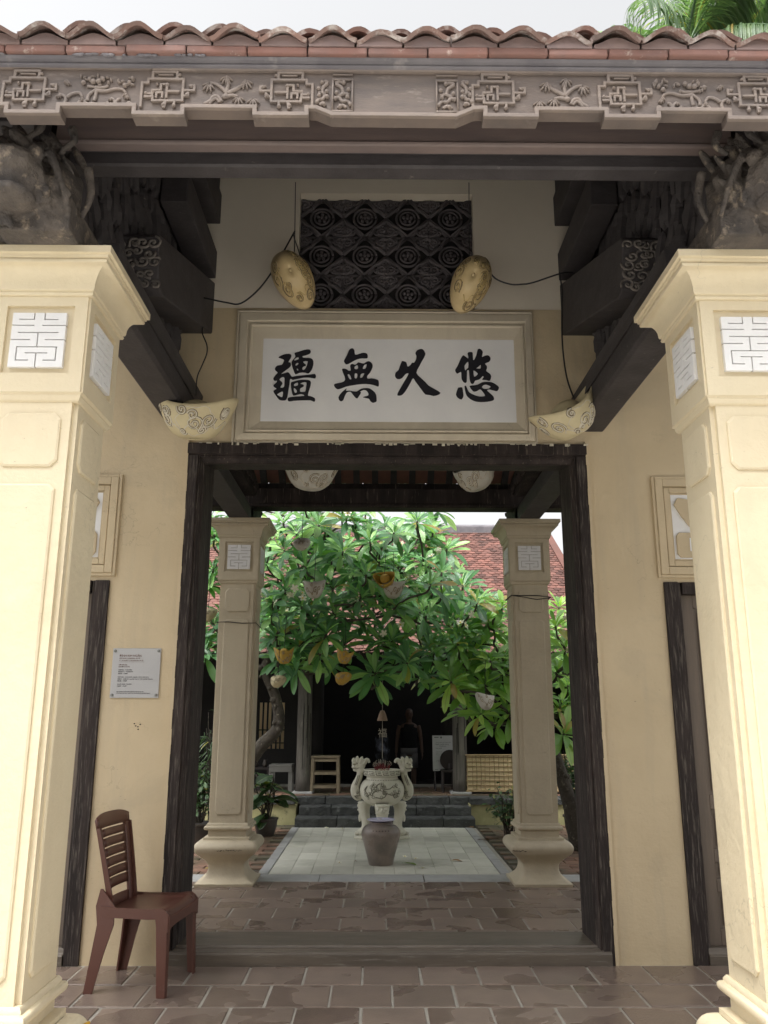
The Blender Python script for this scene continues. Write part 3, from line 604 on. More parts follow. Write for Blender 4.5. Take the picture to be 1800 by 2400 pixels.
# longevity plaque: a white slab with cut grooves
def plaque_mesh():
    nx, nz = 41, 45; cut = [[0]*nz for _ in range(nx)]
    def H(v, a, b):
        k = round((1-v)*(nz-1))
        for i in range(round(a*(nx-1)), round(b*(nx-1))+1): cut[i][k] = 1
    def V(u, a, b):
        i = round(u*(nx-1))
        for k in range(round((1-b)*(nz-1)), round((1-a)*(nz-1))+1): cut[i][k] = 1
    H(.115,.12,.41); H(.115,.59,.86); V(.41,0,.115); V(.59,0,.115); H(.235,0,.41); H(.235,.58,1); H(.365,.13,.87); V(.5,.365,.625); H(.49,0,.34); H(.49,.66,1)
    H(.63,.13,.87); V(.13,.63,.885); V(.87,.63,.885); H(.75,.30,.70); V(.5,.75,1); H(.885,.13,.34); H(.885,.66,.87)
    W, Hh, T = .113, .1225, .019; d = .011
    mb = MB(); gi = []; X = lambda i: -W+2*W*i/nx; Z = lambda k: -Hh+2*Hh*k/nz
    up = lambda i, k: 0 <= i < nx and 0 <= k < nz and not cut[i][k]
    for i in range(nx):
        k = 0
        for k in range(nz):
            y = -T if not cut[i][k] else -T+d
            if cut[i][k]: gi.append(len(mb.f))
            mb.add([(X(i),y,Z(k)),(X(i+1),y,Z(k)),(X(i+1),y,Z(k+1)),(X(i),y,Z(k+1))], [(0,1,2,3)])
            if not cut[i][k]:
                for di, dk, p, q in ((-1,0,(X(i),Z(k)),(X(i),Z(k+1))),(1,0,(X(i+1),Z(k+1)),(X(i+1),Z(k))),(0,-1,(X(i+1),Z(k)),(X(i),Z(k))),(0,1,(X(i),Z(k+1)),(X(i+1),Z(k+1)))):
                    if not up(i+di, k+dk):
                        yb = 0 if not (0 <= i+di < nx and 0 <= k+dk < nz) else -T+d
                        mb.add([(p[0],-T,p[1]),(q[0],-T,q[1]),(q[0],yb,q[1]),(p[0],yb,p[1])], [(3,2,1,0)])
    me = mb.mesh('plaque', white); me.materials.append(mats['groove'])
    for q in gi: me.polygons[q].material_index = 1
    return me
pq = plaque_mesh()
def pillar_meshes(pcream):
    P = {}
    mb = MB(); mb.lathe([(.262,0),(.268,.028),(.255,.034)], sq=True)
    bul = smoothpoly([(.255,.034),(.215,.06),(.180,.10),(.166,.155),(.180,.20),(.225,.245),(.272,.285),(.291,.325),(.287,.355),(.262,.385),(.215,.398)], 3, False)
    # rounded-square bulb
    def ring(r, z, c=.12):
        out = []
        for q in range(4):
            a0 = -3*pi/4 + q*pi/2; cr = r*c
            for k in range(4):
                a = -pi + q*pi/2 + (pi/2)*k/3
                cxn = (-1,1,1,-1)[q]*(r-cr); cyn = (-1,-1,1,1)[q]*(r-cr)
                out.append((cxn+cr*cos(a), cyn+cr*sin(a), z))
        return out
    rs = [ring(r, z) for r, z in bul]; vs_ = [p for r in rs for p in r]; n = 16
    mb.add(vs_, [(i*n+k, i*n+(k+1)%n, (i+1)*n+(k+1)%n, (i+1)*n+k) for i in range(len(rs)-1) for k in range(n)])
    mb.lathe([(.213,.398),(.213,.420),(.200,.424),(.182,.426)], sq=True)
    mb.lathe([(.178,.424),(.178,.478),(.192,.481)], sq=True)
    tor = [(.196+.018*cos(a), .502+.020*sin(a)) for a in [-pi/2+pi*k/6 for k in range(7)]]
    mb.lathe([(.190,.480)]+tor+[(.194,.523),(.194,.532),(.184,.545)], sq=True)
    P['base'] = mb.mesh('base', pcream, 'auto')
    mb = MB(); mb.prism(beadcorner(.180,.020), .545, 2.84, 'z')
    P['shaft'] = mb.mesh('shaft', pcream)
    mb = MB()
    oct_panel(mb, .124, .617, 2.447, -.180, .011); oct_panel(mb, .122, 2.520, 2.752, -.180, .011, .028)
    P['raised_panel'] = mb.mesh('raised_panel', pcream)
    mb = MB()
    mb.lathe([(.182,2.800),(.190,2.806),(.196,2.82),(.196,2.828),(.206,2.836)], sq=True)
    mb.prism(notched(.190,.008), 2.836, 3.268, 'z')
    P['neck'] = mb.mesh('neck', pcream)
    mb = MB()
    hw, zz0, zz1, nx, nz0, nz1, y0, y1 = .197, 2.8365, 3.2675, .142, 2.92, 3.225, -.206, -.186
    mb.box(-hw, -nx, y0, y1, zz0, zz1); mb.box(nx, hw, y0, y1, zz0, zz1); mb.box(-nx, nx, y0, y1, zz0, nz0); mb.box(-nx, nx, y0, y1, nz1, zz1)
    P['niche_frame'] = mb.mesh('niche_frame', pcream)
    cove = [(.225+.062*(1-cos(a)), 3.300+.085*sin(a)) for a in [pi/2*k/6 for k in range(7)]]
    mb = MB(); mb.lathe([(.206,3.268),(.215,3.270),(.219,3.280),(.215,3.288),(.222,3.292)]+cove+[(.290,3.390),(.290,3.398),(.282,3.401),(.296,3.406),(.298,3.418),(.309,3.420),(.309,3.451)], sq=True)
    P['capital'] = mb.mesh('capital', pcream, 'auto')
    return P
PMF = pillar_meshes(mats['pillar_cream']); PMI = pillar_meshes(mats['inner_shade_cream'])
mark = None
for (px, py), lab in (((-1.501,3.401),'front pillar at the left edge of the view, under the carved eave'), ((1.500,3.401),'front pillar at the right edge of the view'), ((-1.4627,8.353),'inner pillar left of the paved path'), ((1.4627,8.353),'inner pillar right of the paved path')):
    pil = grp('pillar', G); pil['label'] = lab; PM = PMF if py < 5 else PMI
    T = Matrix.Translation((px, py, 0))
    for k in ('base', 'shaft', 'neck', 'capital'): rep(k, PM[k], pil, T)
    for a in range(4):
        R = T @ Matrix.Rotation(a*pi/2, 4, 'Z')
        rep('raised_panel', PM['raised_panel'], pil, R); rep('niche_frame', PM['niche_frame'], pil, R)
        rep('plaque', pq, pil, R @ Matrix.Translation((0, -.1905, 3.068)))
    if py < 5 and px < 0:
        bq = [(.291,.322),(.289,.345),(.282,.362),(.268,.380),(.240,.392)]
        def fm(u, v):
            k = min(3, int(v*4)); f = v*4-k; r = bq[k][0]*(1-f)+bq[k+1][0]*f; z = bq[k][1]*(1-f)+bq[k+1][1]*f
            return (px+r+.002, py-r*.55+(.20+.06*sin(v*5))*u*1.6+.03*sin(7*v), z+.001)
        mb = MB(); mb.grid(fm, 10, 12); mb.build('paint_mark', mats['yellow_mark'], pil)
    if py > 5:   # thin cable tied round the inner pillars
        mb = MB(); zc = 2.42 if px < 0 else 2.70
        for q in range(2 if px > 0 else 1):
            pts = [(px+sx*.196, py+sy*.196, zc-.02*q+random.uniform(-.012,.012)-(.02 if sx > 0 else 0)) for sx, sy in ((-1,1),(-1,-1),(-.4,-1),(.3,-1),(1,-1),(1,1))]
            mb.tube(pts, .004, 5)
        mb.build('tied_cable', mats['cable'], pil)
        mb = MB(); x0 = px-.06 if px < 0 else px-.28
        for k in range(22): mb.lump((x0+.010*k+random.uniform(-.004,.004) if px < 0 else x0+.006*k, py-.2905, .318+random.uniform(-.006,.006)), (random.uniform(.002,.008), .002, random.uniform(.001,.004)))
        mb.build('chip', mats['dark_wood'], pil, kind='stuff')

# ---- beams of the gate roof
BW, FB, EW = mats['beam_wood'], mats['front_beam'], mats['eave_wood']
RZ = lambda y: 6.28 - abs(y-5.88)*.71             # underside of the rafters
def beam(name, x0, x1, y0, y1, z0, z1, mat=BW, bev=.006, parent=G):
    mb = MB(); mb.box(x0, x1, y0, y1, z0, z1); return mb.build(name, mat, parent, bevel=bev)
mb = MB(); mb.prism([(3.15,3.985),(3.142,3.990),(3.138,4.000),(3.150,4.010),(3.15,4.24),(3.20,4.24),(3.20,3.985)], -1.50, 1.50, 'x'); mb.build('architrave_beam', FB, G, bevel=.003)
beam('architrave_beam', -1.50, 1.50, 3.202, 3.34, 4.00, 4.24, BW)  # rear of the same beam in darker wood, underside shade put into the colour
mb = MB(); mb.prism([(3.225,3.945),(3.225,3.998),(3.32,3.998),(3.32,3.945),(3.31,3.935),(3.235,3.935)], -1.46, 1.46, 'x'); mb.build('beam_moulding', BW, G)  # dark wood here too, as painted shade under the beam
mb = MB(); mb.prism([(3.62,4.24),(3.60,4.26),(3.60,4.42),(3.74,4.42),(3.74,4.24)], -1.46, 1.46, 'x'); mb.build('purlin', BW, G, bevel=.006)
for y in (4.55, 5.35): 
    mb = MB(); z = RZ(y)-.17; mb.prism([(y-.08,z),(y-.08,z+.16),(y+.08,z+.16),(y+.08,z),(y+.05,z-.03),(y-.05,z-.03)], -3.3, 3.3, 'x'); mb.build('purlin', BW, G, bevel=.006)
BW = mats['dark_wood']
for y in (6.5, 7.4, 8.35):
    mb = MB(); z = RZ(y)-.17; mb.prism([(y-.08,z),(y-.08,z+.16),(y+.08,z+.16),(y+.08,z),(y+.05,z-.03),(y-.05,z-.03)], -3.3, 3.3, 'x'); mb.build('purlin', BW, G, bevel=.006)
mb = MB(); mb.prism([(8.20,3.60),(8.19,3.615),(8.19,3.63),(8.20,3.645),(8.20,3.80),(8.40,3.80),(8.40,3.60)], -3.3, 3.3, 'x'); mb.build('architrave_beam', BW, G, bevel=.004)
mb = MB(); mb.prism([(8.72,3.86),(8.72,4.0),(8.86,4.0),(8.86,3.86)], -3.3, 3.3, 'x'); mb.build('purlin', BW, G, bevel=.004)
pl = [(-3.3,4.02),(3.3,4.02)]; x = 3.3
while x > -3.3: pl += [(x,3.775),(x-.36,3.775),(x-.36,3.80),(x-.62,3.80)]; x -= .62
mb = MB(); mb.prism([(max(-3.3, a), b) for a, b in pl], 9.06, 9.11, 'y'); mb.build('fascia_board', BW, G)
BW0, BW = BW, mats['beam_wood']
for s in (-1, 1):
    X = lambda a, b: tuple(sorted((s*a, s*b)))
    # low tie beam from pillar head to wall, with moulded sides
    mb = MB(); pr = [(1.365,3.70),(1.38,3.71),(1.38,3.58),(1.40,3.56),(1.58,3.56),(1.60,3.58),(1.60,3.82),(1.585,3.84),(1.38,3.84),(1.365,3.82),(1.372,3.77)]
    mb.prism([(s*a, b) for a, b in pr], 3.70, WY+.01, 'y'); mb.build('tie_beam', BW, G, bevel=.004)
    # sloping beam with a scrolled end
    sb = grp('scroll_beam', G)
    o = MB(); o.prism([(4.20,4.19),(4.22,4.215),(5.73,4.755),(5.73,4.33),(4.36,3.90),(4.28,3.91)], *X(1.325, 1.62), 'x'); o.build('beam', BW, sb, bevel=.01)
    mb = MB(); rr = random.Random(5+s)
    spots = [(1.355+.058*a+(.025 if b % 2 else 0)+rr.uniform(-.014,.014), 3.935+.055*b+rr.uniform(-.012,.012)) for b in range(5) for a in range(5)]
    for cx, cz in spots:
        cx = s*min(1.60, cx); r = rr.uniform(.022,.042)
        cyy = 4.20+.08*(4.19-cz)/.28-.004
        e = rr.choice((0, 1)); p_ = spiral(r, 1.25, 15, rr.choice((-1,1)), rr.random()*6, .15)
        if e: p_ = [(max(-r*.75, min(r*.75, a)), max(-r*.75, min(r*.75, b))) for a, b in p_]
        mb.tube([(cx+s*a*1.15, cyy-.004, cz+b) for a, b in p_], rr.uniform(.006,.009), 6)
        mb.lump((cx, cyy+.004, cz), (.010, .012, .010), n=7)
    mb.build('scroll_carving', mats['scroll_wood'], sb, True)
    # stacked beams that meet the wall
    beam('truss_beam', *X(1.322, 1.50), 4.75, WY+.01, 4.79, 5.02)
    mb = MB(); mb.prism([(s*1.325,5.02),(s*1.50,5.02),(s*1.50,5.24),(s*1.447,5.24),(s*1.42,5.15),(s*1.36,5.08)], 4.9, WY+.01, 'y'); mb.build('truss_beam', BW, G, bevel=.004)
    beam('truss_beam', *X(1.31, 1.50), 4.85, WY+.01, 5.262, 5.52)
    beam('truss_beam', *X(1.33, 1.50), 5.15, WY+.01, 5.54, 5.80)
    # carved infill panel of the truss
    tp = grp('truss_panel', G)
    mb = MB(); mb.prism([(3.25,3.95),(WY,3.95),(WY,RZ(WY)-.02),(3.25,RZ(3.25)-.02)], *X(1.57, 1.65), 'x'); mb.build('board', BW, tp)
    mb = MB(); rr = random.Random(3)
    y = 3.34
    while y < 5.6:
        z = 3.98
        while z < RZ(y)-.1:
            yy = y+rr.uniform(-.05,.05); zz = z+rr.uniform(-.05,.05); L = rr.uniform(.07,.13)
            mb.lump((s*(1.565-rr.uniform(0,.025)), yy, zz), (rr.uniform(.02,.045), rr.uniform(.025,.04), L), rot=(rr.uniform(.2,.7), 0, 0), n=6)
            z += .135
        y += .085
    mb.build('leaf_carving', BW, tp, False, kind='stuff')
    # back bracket towards the court
    BW = mats['dark_wood']
    mb = MB(); mb.prism([(6.05,3.98),(6.05,4.30),(8.6,4.02),(9.05,3.86),(9.02,3.80),(8.55,3.70),(8.50,3.80)], *X(1.38, 1.56), 'x'); mb.build('bracket_beam', BW, G, bevel=.01)
    mb = MB()
    mb.prism([(8.15,3.452),(8.15,3.60),(8.40,3.64),(9.0,3.74),(8.97,3.69),(8.90,3.67),(8.86,3.62),(8.78,3.60),(8.74,3.54),(8.66,3.52),(8.60,3.452)], *X(1.36, 1.57), 'x'); mb.build('carved_bracket', BW, G, bevel=.008)
    beam('tie_beam', *X(1.36, 1.57), 6.05, 8.3, 3.455, 3.595)
    mb = MB(); mb.prism([(6.10,3.70),(6.10,3.96),(8.1,3.80),(8.1,3.70),(7.9,3.64)], *X(1.30, 1.40), 'x')
    for k in range(26):
        t = k/26; mb.lump((s*(1.285), 6.3+1.7*t, 3.80-.06*t+random.uniform(-.03,.03)), (.02, .03, .06), rot=(.6,0,0))
    mb.build('carved_rib', BW, G)
    BW = mats['beam_wood']
    # dragon bracket over the front pillar
    db = grp('dragon_bracket', G)
    mb = MB(); mb.box(*X(1.33, 1.63), 2.98, 3.62, 3.452, 3.60)
    def L(x, y, z, a, b, c, r=(0,0,0)): mb.lump((s*x, y, z), (a, b, c), rot=r, n=10, m=7)
    L(1.56,3.12,3.66,.17,.22,.16); L(1.54,2.96,3.62,.14,.17,.12); L(1.52,2.86,3.66,.10,.10,.07); L(1.52,2.88,3.53,.09,.10,.04)
    L(1.60,3.14,3.80,.18,.20,.12); L(1.66,2.98,3.74,.10,.12,.09); L(1.42,3.02,3.70,.06,.07,.05); L(1.62,2.93,3.70,.05,.05,.045)
    for x, y, z in ((1.44,2.86,3.72),(1.60,2.84,3.72)): L(x,y,z,.035,.035,.035)
    for k in range(7): L(1.40+.05*k, 2.84+.02*abs(k-3), 3.575, .016,.018,.03)
    for k in range(16):
        a = random.uniform(0, 6.28); L(1.58+.2*cos(a), 3.02+.1*random.random(), 3.68+.17*sin(a), .03+.03*random.random(), .03, .02+.03*random.random(), (random.random(),random.random(),0))
    def Tq(pts, r): 
        p = smoothpoly([(s*a, b, c) for a, b, c in pts], 4, False); n = len(p); mb.tube(p, [r*(1-.55*i/(n-1)) for i in range(n)], 7)
    L(1.60,3.10,3.70,.27,.20,.24); L(1.80,3.05,3.72,.2,.2,.2)
    rq = random.Random(9)
    for k in range(95):
        u = rq.uniform(-1, 1); v = rq.uniform(-1, 1); x = 1.60+.24*u; z = 3.68+.21*v; yy = 3.10-.21*sqrt(max(0, 1-.55*u*u-.6*v*v))
        L(x, yy, z, rq.uniform(.012,.024), rq.uniform(.012,.022), rq.uniform(.035,.08), (0, -.40+.25*u+rq.uniform(-.2,.2), 0))
    for pts, r in (([(1.46,2.93,3.80),(1.40,2.90,3.74),(1.36,2.93,3.64),(1.33,2.97,3.53)],.024),([(1.56,2.90,3.84),(1.47,2.87,3.74),(1.42,2.89,3.62),(1.44,2.92,3.52)],.026),([(1.66,2.90,3.84),(1.56,2.86,3.70),(1.52,2.87,3.58),(1.58,2.89,3.50)],.026),
                   ([(1.36,2.98,3.93),(1.34,2.97,3.86),(1.38,2.95,3.80)],.022),([(1.48,2.94,3.95),(1.46,2.92,3.88),(1.50,2.90,3.82)],.022),([(1.30,3.04,3.78),(1.28,3.05,3.66),(1.31,3.05,3.55)],.022),([(1.70,2.88,3.66),(1.76,2.88,3.58),(1.72,2.90,3.52)],.022)): Tq(pts, r)
    for cx, cz, r in ((1.50,3.66,.045),(1.62,3.60,.05),(1.66,3.72,.042),(1.42,3.56,.035)):
        yy = 2.895+.3*abs(cx-1.55)
        mb.tube([(s*(cx+a), yy-.0012*i, cz+b) for i, (a, b) in enumerate(spiral(r, 1.4, 16, 1, cx*9))], .011, 6)
    ob = mb.build('dragon_head', mats['dragon_wood'], db, True)
    rm = ob.modifiers.new('remesh', 'REMESH'); rm.mode = 'VOXEL'; rm.voxel_size = .007; rm.use_smooth_shade = True
    sm = ob.modifiers.new('smooth', 'SMOOTH'); sm.iterations = 1; sm.factor = .4
# ---- rafters and roof
RM = MB(); RM.box(-.035, .035, 0, 4.1, 0, .05); rafter = RM.mesh('rafter', BW)
sl = math.atan(.71)
for k in range(32):
    x = -3.25+.21*k
    rep('rafter', rafter, G, Matrix.Translation((x, 5.88, 6.28)) @ Matrix.Rotation(pi, 4, 'Z') @ Matrix.Rotation(-sl, 4, 'X') @ Matrix.Scale(.955, 4, (0,1,0)))
    rep('rafter', rafter, G, Matrix.Translation((x, 5.88, 6.28)) @ Matrix.Rotation(-sl, 4, 'X') @ Matrix.Scale(.955, 4, (0,1,0)))
mb = MB(); mb.prism([(5.88,6.345),(2.72,4.095),(2.72,4.115),(5.88,6.40),(9.04,4.115),(9.04,4.095)], -3.4, 3.4, 'x'); mb.build('roof_deck', mats['under_tile'], G)
mb = MB(); mb.prism([(5.72,6.40),(5.70,6.55),(5.78,6.62),(5.98,6.62),(6.06,6.55),(6.04,6.40)], -3.42, 3.42, 'x'); mb.build('ridge', mats['plaster'], G, bevel=.02)
def arch(mb, w, h, L, th, r, M=None):
    n = 12; A = []; B = []
    for i in range(n+1):
        t = -1+2*i/n; z = h*(max(0, 1-abs(t)**1.5))*(.92+.08*cos(pi*t)) - .004*abs(t)
        z = h*(.5*(1+cos(pi*t)))**.8
        A.append((w/2*t+r.uniform(-.0008,.0008), z+r.uniform(-.0012,.0012))); B.append((w/2*t*.94, z-th))
    vs_ = []
    for y, f in ((0, 1), (L*.5, .98), (L, .95)):
        vs_ += [(a[0]*f, y, a[1]*f) for a in A]+[(b[0]*f, y, b[1]*f) for b in B]
    m = n+1; fs = []
    for q in range(2):
        o1, o2 = q*2*m, (q+1)*2*m
        for i in range(n):
            fs += [(o1+i, o1+i+1, o2+i+1, o2+i), (o1+m+i+1, o1+m+i, o2+m+i, o2+m+i+1)]
        fs += [(o1, o2, o2+m, o1+m), (o1+n, o1+m+n, o2+m+n, o2+n)]
    for i in range(n): fs += [(i+1, i, m+i, m+i+1), (4*m+i, 4*m+i+1, 5*m+i+1, 5*m+i)]
    mb.add(vs_, fs, M)
tiles = []
for k in range(5):
    mb = MB(); arch(mb, .186, .034+.006*(k % 3), .24, .016, random.Random(k)); tiles.append(mb.mesh('roof_tile', mats['roof_tile'], 'auto'))
fill_m = MB(); fill_m.prism([(x, .033*(.5*(1+cos(pi*x/.086)))**.8-.004) for x in [-.086+.172*i/10 for i in range(11)]]+[(.086,-.02),(-.086,-.02)], 0, .06, 'y'); plug = fill_m.mesh('mortar_plug', mats['plug'])
for r in range(3):
    for k in range(37):
        x = -3.32+.1805*k+(.09 if r % 2 else 0); y = 2.585+.135*r
        rep('roof_tile', random.choice(tiles), G, Matrix.Translation((x+random.uniform(-.006,.006), y+random.uniform(-.012,.012), 4.022+.71*.135*r+(.034 if r == 1 else .012 if r == 2 else 0)+random.uniform(-.004,.005))) @ Euler((sl*.9, random.uniform(-.06,.06), random.uniform(-.05,.05))).to_matrix().to_4x4())
        if r == 0: rep('mortar_plug', plug, G, TRS((x, 2.605, 4.020)))
mb = MB(); rr = random.Random(2)
for r in range(3, 27):
    for k in range(19):
        arch(mb, .36, .06, .2, .016, rr, TRS((-3.3+.36*k+(.18 if r % 2 else 0), 2.585+.122*r, 4.022+.71*.122*r+.02), (sl, 0, 0)))
mb.build('upper_tiles', mats['roof_tile'], G, kind='stuff')
mb = MB()
for r in range(27):
    for k in range(19):
        arch(mb, .36, .06, .2, .016, rr, TRS((-3.3+.36*k+(.18 if r % 2 else 0), 9.175-.122*r, 4.022+.71*.122*r+.02), (sl, 0, pi)))
mb.build('court_side_tiles', mats['roof_tile'], G, kind='stuff')
em = []
for k in range(3):
    mb = MB(); mb.box(-.1125, .1125, 0, .14, 0, .034, top=0); em.append(mb.mesh('eave_tile', mats['eave_brick']))
for k in range(29):
    o = rep('eave_tile', em[k % 3], G, TRS((-3.2+.2285*k, 2.607+random.uniform(-.004,.004), 3.969+random.uniform(-.002,.002)), (random.uniform(-.01,.01), random.uniform(-.008,.008), random.uniform(-.012,.012))))
    b = o.modifiers.new('bevel', 'BEVEL'); b.width = .007; b.segments = 2
mb = MB(); mb.prism([(2.652,3.936),(2.642,3.941),(2.642,3.949),(2.650,3.953),(2.632,3.958),(2.624,3.968),(2.80,3.968),(2.80,3.936)], -3.35, 3.35, 'x'); mb.build('eave_moulding', mats['plaster'], G, bevel=.004)
mb = MB()
for k in range(9):
    x = random.uniform(-1.8, 1.8)
    for q in range(7): mb.lump((x+random.gauss(0,.03), 2.617, 3.966-random.random()*.008), (random.uniform(.008,.022), .006, random.uniform(.003,.008)))
mb.build('mortar_smear', mats['plaster'], G, True, kind='stuff')

# ---- carved fascia board
FX = lambda px: -.046+(px-900)*.001627
FZ = lambda py: 3.954-(py-160)*.0019
FA = grp('fascia_board', G)
low = [(-600,260),(19,260),(19,277),(147,277),(147,260),(313,260),(313,278),(434,278),(434,262),(592,262),(592,278),(721,278),(721,262),(736,262),(774,277),(1066,278),(1106,261),(1127,260),(1127,277),(1255,277),(1255,261),(1409,261),(1409,277),(1539,277),(1539,261),(1696,261),(1696,279),(1830,279),(1830,261),(2400,261)]
mb = MB(); mb.prism([(FX(a), FZ(b)) for a, b in low]+[(FX(2400),3.963),(FX(-600),3.963)], 2.665, 2.715, 'y'); mb.build('board', EW, FA)
mb = MB(); mb.box(FX(-600), FX(352), 2.653, 2.668, FZ(170), 3.9635); mb.box(FX(353), FX(2400), 2.651, 2.668, FZ(173), 3.9625)
def ribbon(mb, pts, w, y0, y1):
    # flat moulding that follows a line drawn on the board
    for (a, b) in zip(pts, pts[1:]):
        A = Vector((FX(a[0]), FZ(a[1]))); B = Vector((FX(b[0]), FZ(b[1]))); d = (B-A); 
        if d.length < 1e-6: continue
        d.normalize(); n = Vector((-d.y, d.x))*w/2; A -= d*(w*.5-.0006*random.uniform(.5,1.5)); B += d*(w*.5-.0006*random.uniform(.5,1.5))
        e = .0003+random.uniform(0, .0012)
        mb.prism([tuple(A+n), tuple(B+n), tuple(B-n), tuple(A-n)], y0-e, y1, 'y')
off = [(a+(0), b-4.6) for a, b in low]
seg = [low[i] for i in range(len(low))]
inset = []
for i, p in enumerate(low):
    inset.append((p[0]+(5 if i in (2,6,10,16+0,20,24) else 0)*0, p[1]-4.8))
L2 = [(-600,255.4),(23.5,255.4),(23.5,272.5),(142.5,272.5),(142.5,255.4),(317.5,255.4),(317.5,273.4),(429.5,273.4),(429.5,257.4),(596.5,257.4),(596.5,273.4),(716.5,273.4),(716.5,257.4),(738,257.4),(776,272.2),(1064,273.2),(1104,256.6),(1131.5,255.5),(1131.5,272.4),(1250.5,272.4),(1250.5,256.4),(1413.5,256.4),(1413.5,272.4),(1534.5,272.4),(1534.5,256.4),(1700.5,256.4),(1700.5,274.4),(1825.5,274.4),(1825.5,256.5),(2400,256.5)]
ribbon(mb, L2, .0165, 2.651, 2.668)
mb.build('moulding', mats['relief_wood'], FA, bevel=.002)
def fret(cx, cy, s):
    mb = MB(); k = 1/3.606
    Q = lambda pts: [(cx+s*(x-875)*k, cy+(y-280)*k) for x, y in pts]
    for pts, w in (([(735,378),(735,195),(1030,195),(1030,228),(1080,228),(1080,425)],.0105),([(735,378),(800,378)],.009),([(800,378),(985,378),(985,345),(1050,345)],.0105),
                   ([(770,300),(870,300),(870,240),(920,240),(920,290),(990,290),(990,345)],.0095),([(870,300),(870,350)],.009),([(905,350),(905,310),(955,310),(955,350)],.009),
                   ([(735,290),(640,290),(640,250),(678,250)],.010),([(735,335),(690,335),(690,312)],.010),([(790,190),(790,135),(995,135),(995,190)],.0105),([(825,160),(945,160)],.006),
                   ([(800,378),(800,418)],.009),([(875,378),(885,430)],.012),([(990,320),(1045,320)],.009)):
        ribbon(mb, Q(pts), w, 2.655, 2.667)
    for x, y, r in ((662,258,.008),(868,245,.009),(700,328,.009),(955,240,.006),(980,300,.008),(803,418,.009),(890,412,.010),(770,160,.008),(1045,318,.008)):
        a, b = Q([(x, y)])[0]; mb.lump((FX(a), 2.659, FZ(b)), (r, .010, r), n=8)
    mb.build('fret_carving', mats['relief_wood'], FA, bevel=.0015, seg=1)
for cx, s in ((66,-1),(388,-1),(672,1),(1160,-1),(1457,-1),(1768,1),(-260,1),(2080,-1)): fret(cx, 216, s)
def lineT(mb, pts, r, r2=None):
    p = smoothpoly([(FX(a), 2.662, FZ(b)) for a, b in pts], 4, False); n = len(p); r2 = r2 or r
    mb.tube(p, [r+(r2-r)*i/(n-1) for i in range(n)], 6, flat=1.3)
def leafL(mb, x, y, ang, L=16, w=4.5):
    mb.lump((FX(x+L/2*cos(ang)), 2.6615, FZ(y+L/2*sin(ang))), (L*.00085, .0085, w*.0010), rot=(0, ang, 0), n=8)
def bamboo(cx, cy, s):
    mb = MB(); q = lambda x, y: (cx+s*(x-330)/3.606, cy+(y-300)/3.606)
    for pts in ([(335,335),(345,280),(350,215),(335,150)],[(350,300),(310,260),(250,220),(200,210)],[(350,300),(410,265),(470,230),(500,185)],[(330,330),(390,315),(440,325)]): lineT(mb, [q(*p) for p in pts], .0075, .005)
    lineT(mb, [q(*p) for p in [(160,390),(210,360),(235,325),(275,330),(305,370)]], .006); lineT(mb, [q(*p) for p in [(200,390),(235,350),(260,345),(290,375)]], .005)
    mb.lump((FX(q(330,330)[0]), 2.66, FZ(q(330,330)[1])), (.014,.010,.010))
    for (x, y, a0) in ((335,150,1.57),(200,212,1.9),(500,185,1.4),(445,325,1.5),(570,340,1.57)):
        for d in (-.9,-.45,0,.45,.9): X_, Y_ = q(x, y); leafL(mb, X_, Y_, (a0+d) if s > 0 else pi-(a0+d), 26 if abs(d) < .6 else 20, 4.2)
    mb.build('bamboo_carving', mats['relief_wood'], FA, True)
bamboo(525, 224, 1); bamboo(1325, 224, -1)
def bloom(cx, cy, s):
    mb = MB(); q = lambda x, y: (cx+s*(x-790)/3.606, cy+(y-250)/3.606)
    for pts in ([(790,330),(800,280),(790,215),(720,205)],[(800,240),(880,245),(960,225),(1020,230),(1050,260)],[(790,215),(860,215),(900,200)],[(545,380),(550,300),(490,270)],[(560,300),(600,270),(660,260),(690,300)],[(640,380),(690,320),(730,350),(800,350),(840,380)],[(735,330),(740,280),(790,235)],[(965,380),(960,330),(930,300)],[(965,380),(985,320),(1010,310)],[(1050,380),(1080,340),(1100,350)]): lineT(mb, [q(*p) for p in pts], .0065, .0045)
    rr = random.Random(int(cx))
    for k in range(22):
        x = rr.uniform(650, 1130); y = 150+rr.uniform(-25, 45)*(1 if x < 960 else .8); X_, Y_ = q(x, y); leafL(mb, X_, Y_, rr.uniform(0, 6.28), 12, 5)
    for x, y, r in ((770,170,.012),(815,170,.011),(850,150,.010),(740,150,.010),(1040,200,.010),(1075,175,.009),(1100,140,.009),(690,180,.010)):
        X_, Y_ = q(x, y); mb.lump((FX(X_), 2.658, FZ(Y_)), (r,.010,r), n=9)
    for x, y in ((490,275),(545,150),(560,165),(690,300),(930,300),(1050,260),(1065,280),(600,350),(900,330)):
        for d in (-.6, 0, .6): X_, Y_ = q(x, y); leafL(mb, X_, Y_, 1.57+d, 11, 4)
    mb.build('blossom_carving', mats['relief_wood'], FA, True)
bloom(222, 222, 1); bloom(1620, 222, -1)
